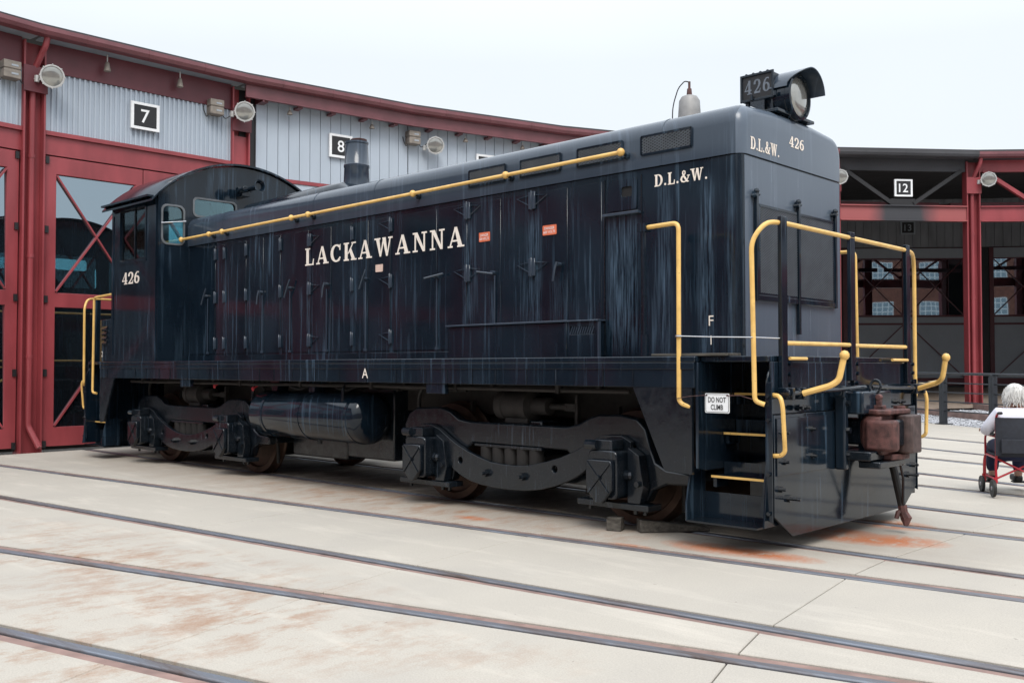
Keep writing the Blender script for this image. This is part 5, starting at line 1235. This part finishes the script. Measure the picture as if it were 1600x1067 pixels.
for j in range(4):
    for i in range(n):
        a = j*(n+1)+i; fs += [(a,a+1,a+n+2,a+n+1), (N1+a,N1+a+n+1,N1+a+n+2,N1+a+1)]
for i in range(n): fs += [(i,N1+i,N1+i+1,i+1), (4*(n+1)+i,4*(n+1)+i+1,N1+4*(n+1)+i+1,N1+4*(n+1)+i)]
for j in range(4): a = j*(n+1); fs += [(a,a+n+1,N1+a+n+1,N1+a), (a+n,N1+a+n,N1+a+2*n+1,a+2*n+1)]
WB(m.add(vs, fs), 'back_cloth', 'chair_cloth')
WB(MB().box(-.20,.20,-.285,-.262,.50,.66), 'back_pocket', 'chair_cloth', bevel=.006)
WB(MB().bar((.21,-.2,.45),(.30,-.24,.20),.045,.006), 'strap', 'rubber')

person = empty('person', oc + Z*.47, 'white haired person in a white jacket and navy trousers seated facing away', 'person')
def skin(name, mat, parent, verts, edges, radii, sub=2):
    me = bpy.data.meshes.new(name); me.from_pydata([tuple(WM @ Vector(v)) for v in verts], edges, [])
    o = bpy.data.objects.new(name, me); COL.objects.link(o)
    sk = o.modifiers.new('skin', 'SKIN'); sk.use_smooth_shade = True
    for i, r in enumerate(radii):
        d = me.skin_vertices[0].data[i]; d.radius = r if isinstance(r, tuple) else (r, r); d.use_root = (i == 0)
    sb = o.modifiers.new('sub', 'SUBSURF'); sb.levels = sb.render_levels = sub
    ev = o.evaluated_get(bpy.context.evaluated_depsgraph_get()); m2 = bpy.data.meshes.new_from_object(ev)
    bpy.data.objects.remove(o); m2.materials.clear(); m2.materials.append(MATS[mat])
    for p in m2.polygons: p.use_smooth = True
    return put(name, m2, parent)
# continuous body: pelvis root, spine, neck, head, arms, legs
V_ = [(0,-.08,.56),(0,-.10,.72),(0,-.11,.88),(0,-.08,1.0),(0,-.04,1.07),(0,-.02,1.16),
      (-.17,-.10,.93),(-.27,-.04,.74),(-.245,.18,.735),(.17,-.10,.93),(.27,-.04,.74),(.245,.18,.735),
      (-.10,-.02,.54),(-.12,.34,.55),(-.13,.37,.20),(-.13,.46,.14),(.10,-.02,.54),(.12,.34,.55),(.13,.37,.20),(.13,.46,.14)]
E_ = [(0,1),(1,2),(2,3),(3,4),(4,5),(2,6),(6,7),(7,8),(2,9),(9,10),(10,11),(0,12),(12,13),(13,14),(14,15),(0,16),(16,17),(17,18),(18,19)]
R_ = [.15,.14,.13,.055,.06,.085,.062,.045,.032,.062,.045,.032,.085,.065,.045,.035,.085,.065,.045,.035]
body = skin('body', 'skin', person, V_, E_, R_)
skin('jacket', 'jacket', person, [(0,-.08,.58),(0,-.10,.74),(0,-.11,.89),(0,-.085,.985),(-.175,-.10,.93),(-.285,-.05,.74),(-.25,.15,.735),(.175,-.10,.93),(.285,-.05,.74),(.25,.15,.735)],
     [(0,1),(1,2),(2,3),(2,4),(4,5),(5,6),(2,7),(7,8),(8,9)], [(.185,.165),(.185,.165),(.175,.145),.075,.088,.072,.05,.088,.072,.05])
skin('trousers', 'trousers', person, [(0,-.06,.555),(-.11,.0,.545),(-.125,.34,.555),(-.135,.375,.22),(.11,.0,.545),(.125,.34,.555),(.135,.375,.22)],
     [(0,1),(1,2),(2,3),(0,4),(4,5),(5,6)], [.15,.105,.085,.062,.105,.085,.062])
hr_ = MB().sphere((0,-.035,1.155),.112,20,(.95,1.06,1.12)); 
hr_.v = [tuple(Vector(v)+Vector((random.uniform(-.006,.006), random.uniform(-.006,.006), random.uniform(-.006,.006)))) for v in hr_.v]
hr_.v = [(x, min(y,.045), z) for x, y, z in hr_.v]
m = hr_
for i in range(140):
    a = random.uniform(PI*.95, PI*2.05); zz = random.uniform(1.07,1.25); r = .112*math.sqrt(max(.05,1-((zz-1.155)/.128)**2))
    p = Vector((r*math.cos(a)*.98, -.035+r*math.sin(a)*1.04, zz)); d = Vector((math.cos(a)*.02, math.sin(a)*.02, -.06))
    m.tube([p, p+d*.6, p+d+Vector((random.uniform(-.012,.012),0,-.01))], [.010,.008,.002], 4)
WB(m, 'hair', 'hair', person)
for s in (-1, 1):
    WB(MB().sphere((s*.098,.0,1.145),.024,8,(.4,.8,1.3)), 'ear', 'skin', person)
    WB(MB().prism(rrect(s*.13-.045,s*.13+.045,.34,.58,.04), 'xy', .115, .19), 'shoe', 'rubber', person, bevel=.02)
    # hand resting on the armrest: palm and five bent fingers
    c = Vector((s*.245,.20,.735)); m = MB().sphere(c+Vector((0,.02,0)),.04,10,(.9,1.1,.5))
    for i in range(4):
        x = -.027+i*.018; L = (.062,.072,.068,.052)[i]
        m.tube([c+Vector((x,.045,.004)), c+Vector((x*1.1,.045+L*.6,.006)), c+Vector((x*1.1,.045+L,-.022))], [.0095,.009,.007], 6)
    m.tube([c+Vector((-s*.03,.0,0)), c+Vector((-s*.055,.03,-.004)), c+Vector((-s*.055,.06,-.016))], [.012,.010,.008], 6)
    WB(m, 'hand', 'skin', person)
WB(MB().sphere((0,.085,1.14),.018,8,(.7,1,1.2)), 'nose', 'skin', person)
for s in (-1, 1): WB(MB().sphere((s*.034,.066,1.165),.011,8), 'eye', 'white', person)
WB(MB().box(-.022,.022,.066,.078,1.098,1.104), 'mouth', 'valve_red', person)
